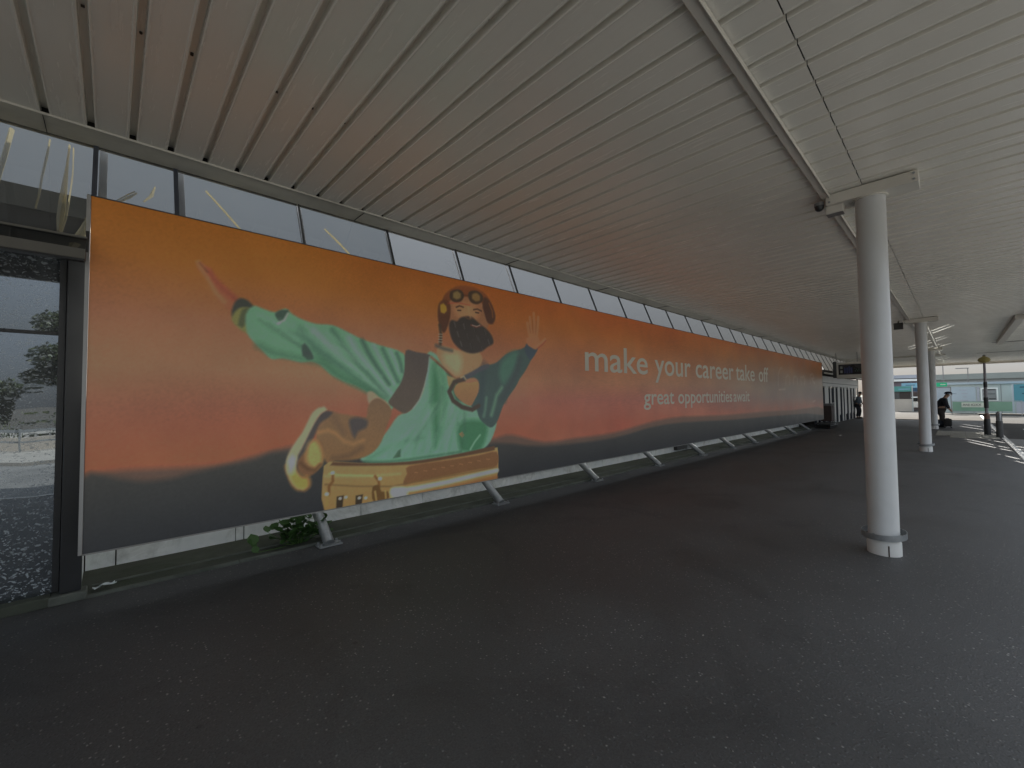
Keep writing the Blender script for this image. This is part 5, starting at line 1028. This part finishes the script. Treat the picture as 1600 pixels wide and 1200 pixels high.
def sub(n, m, x0, x1, y0, y1, z0, z1, par):
    p = par.parent.location; return MB().box(x0 - p.x, x1 - p.x, y0 - p.y, y1 - p.y, z0 - p.z, z1 - p.z).build(n, m, par)
sub('pane', 'grey', kx - .068, kx - .062, -2.06, -1.31, 1.05, 1.95, wf)
for k, (z, h, mm) in enumerate([(1.84, .1, 'dark_grey'), (1.52, .06, 'dark_grey'), (1.12, .08, 'black_metal')]): sub('shelf', mm, kx - .075, kx - .07, -2.0 if k < 2 else -2.02, -1.36 if k < 2 else -1.65, z, z + h, wf)
kb('panel_joint', 'grey', kx - .02, kx - .004, -2.32, -2.29, .1, 2.3); kb('panel_joint', 'grey', kx - .02, kx - .004, -3.9, -3.87, .1, 2.3)
ts = thing('turquoise_sign', (49.4, -3.6, 0), 'turquoise sign board with dark swirl, at the right edge of the photo', 'sign')
kb('board', 'blue_sign', 49.36, 49.42, -4.6, -2.86, .95, 2.25, ts); kb('lower_board', 'kiosk_grey', 49.36, 49.42, -4.6, -2.95, .05, .93, ts); kb('frame', 'kiosk_panel', 49.35, 49.43, -2.855, -2.78, .05, 2.27, ts)
kb('title_line', 'navy', 49.35, 49.358, -3.9, -3.15, 2.0, 2.08, ts)
for k in range(5):
    z = 1.55 - k * .08; MB().bar((-.055, .35 - k * .1, z), (-.055, -.5, z + .14 - k * .07), .01, .05).build('swirl', 'navy', ts)
rb = thing('banner_railing', (47.0, -1.4, 0), 'metal railing carrying a long pale green banner with worn lettering', 'railing')
kb('banner', 'pale_green', 46.98, 47.0, -2.62, .35, .28, .98, rb); kb('lettering_strip', 'pale_cream', 46.972, 46.979, -1.25, -.12, .56, .92, rb)
tx = text_mesh('worn_lettering', 'ANI IOXX', .26, 'dark_grey', rb, .95, .001, .002); tx.rotation_euler = (math.pi / 2, 0, -math.pi / 2); tx.location = (-.033, 1.22, .66)
kb('top_rail', 'galv', 46.985, 47.03, -3.1, .4, 1.0, 1.04, rb)
for y in (.38, -.75, -1.9, -3.05): kb('rail_post', 'galv', 47.005, 47.04, y - .02, y + .02, 0, .999, rb)
gs = thing('green_sign', (48.5, .9, 0), 'small green sign above a framed white notice panel behind the man', 'sign')
kb('sign_plate', 'green_sign', 48.46, 48.5, .62, 1.32, 2.18, 2.50, gs); kb('sign_print', 'pale_cream', 48.452, 48.459, .70, 1.0, 2.31, 2.38, gs)
kb('frame', 'grey', 48.45, 48.52, .40, .46, 0, 2.17, gs); kb('frame', 'grey', 48.45, 48.52, 1.36, 1.42, 0, 2.17, gs); kb('notice', 'kiosk_panel', 48.47, 48.5, .461, 1.359, .95, 2.10, gs)
kb('frame_top', 'grey', 48.45, 48.52, .461, 1.359, 2.101, 2.17, gs)
# left building: shelter with signs
sb2 = thing('bus_station_building', (60, 4.5, 0), 'dull purple low building with white roof stripe beyond the nearest column', 'building')
kb('wall', 'maroon', 60, 66, 2.4, 6.6, 0, 2.9, sb2); kb('roof', 'kiosk_grey', 59.7, 66.2, 2.2, 6.8, 3.25, 3.60, sb2); kb('roof_stripe', 'white', 59.68, 66.2, 2.2, 6.8, 2.95, 3.18, sb2)
kb('window', 'navy', 59.96, 59.99, 2.5, 3.9, 1.9, 2.6, sb2); kb('door', 'brown_bin', 59.96, 59.99, 2.6, 3.4, .05, 1.8, sb2)
lb_ = thing('light_blue_sign', (58, 3.2, 0), 'light blue sign board in front of the purple building', 'sign')
kb('board', 'sky_blue', 57.98, 58.02, 2.75, 3.95, 2.25, 2.72, lb_); kb('print_line', 'navy', 57.972, 57.979, 2.95, 3.65, 2.48, 2.54, lb_); kb('sign_post', 'grey', 58.03, 58.08, 3.3, 3.36, 0, 2.6, lb_)
tk = thing('teal_kiosk', (54, 3.7, 0), 'beige ticket kiosk with teal sign seen between the columns', 'kiosk')
kb('lower_wall', 'beige', 54, 55.6, 3.0, 4.5, 0, 1.15, tk); kb('window', 'dark_grey', 54.03, 55.5, 3.85, 4.45, 1.151, 1.85, tk); kb('side_panel', 'brown_cloth', 54.02, 55.5, 3.1, 3.84, 1.151, 1.85, tk)
kb('sign_board', 'teal', 53.95, 55.6, 3.0, 4.5, 1.86, 2.35, tk); kb('sign_print', 'sky_blue', 53.94, 53.949, 3.1, 3.9, 2.03, 2.13, tk); kb('edge_post', 'kiosk', 53.95, 54.05, 2.92, 2.99, 0, 2.4, tk)
# parked van in the distance
vn = thing('parked_van', (56, 2.55, .0), 'small white van with dark windows beside the beige kiosk', 'van')
m = MB(); m.add([(x, y, z) for x in (0, 2.0) for y, z in ((-.8, .3), (.8, .3), (.8, .85), (.68, 1.35), (-.68, 1.35), (-.8, .85))], [(0, 1, 2, 3, 4, 5), (11, 10, 9, 8, 7, 6)] + [(i, i + 6, (i + 1) % 6 + 6, (i + 1) % 6) for i in range(6)])
m.build('body', 'white', vn, bevel=.06)
MB().add([(-.01, -.62, .9), (-.01, .62, .9), (-.01, .58, 1.25), (-.01, -.58, 1.25), (-.03, -.62, .9), (-.03, .62, .9), (-.03, .58, 1.25), (-.03, -.58, 1.25)], [(4, 5, 6, 7), (0, 1, 5, 4), (1, 2, 6, 5), (2, 3, 7, 6), (3, 0, 4, 7)]).build('windscreen', 'display_dark', vn)
for a in (-.78, .62):
    for x in (.4, 1.6): MB().tube((x, a, .3), (x, a + .16, .3), .3, n=16).build('wheel', 'rubber', vn)
for y in (-.6, .6): MB().tube((-.005, y, .62), (-.04, y, .62), .09, n=12).build('headlight', 'glyph_pale', vn)
# long low warehouse and hills, lamp posts
wh = thing('far_warehouse', (90, -10, 0), 'long low grey-green warehouse closing the view behind the kiosks', 'building')
kb('wall', 'kiosk', 90, 110, -46, 4.5, 0, 3.7, wh); kb('roof', 'roof_sheet', 89.6, 110.5, -46.4, 4.9, 3.7, 4.5, wh)
for i in range(9): kb('loading_door', 'kiosk_grey', 89.95, 89.99, -6 - i * 4.4, -3 - i * 4.4, .1, 2.9, wh)
hl = MB(); n = 60
hv = [(700 + 60 * math.sin(i * .9), -800 + i * 27, 0) for i in range(n)]; hz = [9 + 6 * math.sin(i * .35) + 3 * math.sin(i * .9 + 1) for i in range(n)]
hl.v = [(x, y, -1) for x, y, z in hv] + [(x + 40, y, h) for (x, y, z), h in zip(hv, hz)] + [(x + 200, y, -1) for x, y, z in hv]
hl.f = [(i, i + 1, i + 1 + n, i + n) for i in range(n - 1)] + [(i + n, i + 1 + n, i + 1 + 2 * n, i + 2 * n) for i in range(n - 1)]
tag(hl.build('hills', 'hill', smooth=True), kind='structure')
for (x, y, h, lb) in [(78, 1.3, 6.2, 'thin distant lamp post rising left of the beacon'), (80, -.9, 4.9, 'shorter distant lamp post above the pale kiosk'), (70, -6.5, 7.5, 'distant lamp post at the right edge of the sky')]:
    lp_ = thing('street_lamp', (x, y, 0), lb, 'street lamp', 'distant lamp posts'); MB().tube((0, 0, 0), (0, 0, h), .06, .04, n=8).build('pole', 'grey', lp_); MB().box(-.12, .12, -.1, 1.1, h - .04, h + .05).build('lamp_head', 'grey', lp_)

# ------------------------------------------------------------------ the other side of the road (seen mirrored in the window)
def tree(x, y, h, cw, label, seed):
    r = random.Random(seed); t = thing('tree', (x, y, -.02), label, 'tree', 'trees across the road')
    tr = MB(); tr.tube((0, 0, 0), (.05, .05, h * .35), .17, .12, n=10); crown = []
    for k in range(7):
        a = k * .9 + r.random(); e = (math.cos(a) * cw * r.uniform(.35, .75), math.sin(a) * cw * r.uniform(.35, .75), h * r.uniform(.55, .88)); tr.tube((.05, .05, h * r.uniform(.25, .4)), e, .06, .02, n=6); crown.append((Vector(e), r.uniform(.28, .45) * cw))
    crown += [(Vector((r.uniform(-.5, .5) * cw, r.uniform(-.5, .5) * cw, h * r.uniform(.45, .85))), r.uniform(.2, .35) * cw) for _ in range(6)]
    tr.build('trunk', 'bark', t, smooth=True)
    g = np.random.default_rng(seed); lv = []; lf = []
    for c, rad in crown:
        n = 620; d = g.normal(size=(n, 3)); d /= np.linalg.norm(d, axis=1)[:, None]; P_ = np.array(c) + d * (rad * g.uniform(.45, 1.05, (n, 1))) * [1, 1, .75]
        for p in P_:
            u = g.normal(size=3); u /= np.linalg.norm(u); v = np.cross(u, g.normal(size=3)); v /= np.linalg.norm(v); s_ = g.uniform(.05, .11); o = len(lv)
            lv += [tuple(p - u * s_), tuple(p + v * s_ * .6), tuple(p + u * s_), tuple(p - v * s_ * .6)]; lf.append((o, o + 1, o + 2, o + 3))
    m = MB(); m.v = lv; m.f = lf; m.build('crown', 'tree_leaf', t)
tree(-1.2, -15.4, 4.5, 1.6, 'round dark tree across the road, mirrored in the window', 1)
tree(1.0, -15.6, 4.9, 2.0, 'broader tree right of the round one across the road', 2)
tree(4.8, -16.5, 6.0, 2.4, 'tall tree across the road behind the photographer', 3)
tree(-4.2, -17.5, 2.7, 2.0, 'low bushy tree left of the round one across the road', 4)
tree(-8.5, -17, 5.0, 2.2, 'tree farthest left across the road', 5)
hg = MB(); g = np.random.default_rng(11)
for _ in range(9000):
    x, y, z = g.uniform(-14, 14), g.uniform(-15.2, -13.9), abs(g.normal(.4, .35)); z = min(z, 1.35); u = g.normal(size=3); u /= np.linalg.norm(u); v = np.cross(u, g.normal(size=3)); v /= np.linalg.norm(v); s_ = .07
    p = np.array((x, y, z)); hg.add([tuple(p - u * s_), tuple(p + v * s_ * .6), tuple(p + u * s_), tuple(p - v * s_ * .6)], [(0, 1, 2, 3)])
h_ = hg.build('hedge', 'tree_leaf'); tag(h_, 'low dark hedge across the road in front of the trees', 'hedge')
rl = thing('guard_rail', (0, -12.6, 0), 'pale steel guard rail across the road in front of the hedge', 'guard rail')
MB().box(-14, 14, -.03, .03, .66, .76).build('rail', 'galv', rl); MB().box(-14, 14, -.02, .02, .30, .36).build('rail', 'galv', rl)
for i in range(15): MB().box(-14 + i * 2 - .05, -14 + i * 2 + .05, .031, .10, -.02, .8).build('rail_post', 'galv', rl)
lw = thing('low_wall', (0, -13.3, 0), 'low beige wall across the road behind the guard rail', 'wall'); MB().box(-14, 14, -.1, .1, -.02, .45).build('wall_body', 'beige', lw)

for o in list(bpy.data.objects):
    if o.parent is None and o.type == 'MESH' and 'kind' not in o and 'category' not in o: o['kind'] = 'structure'
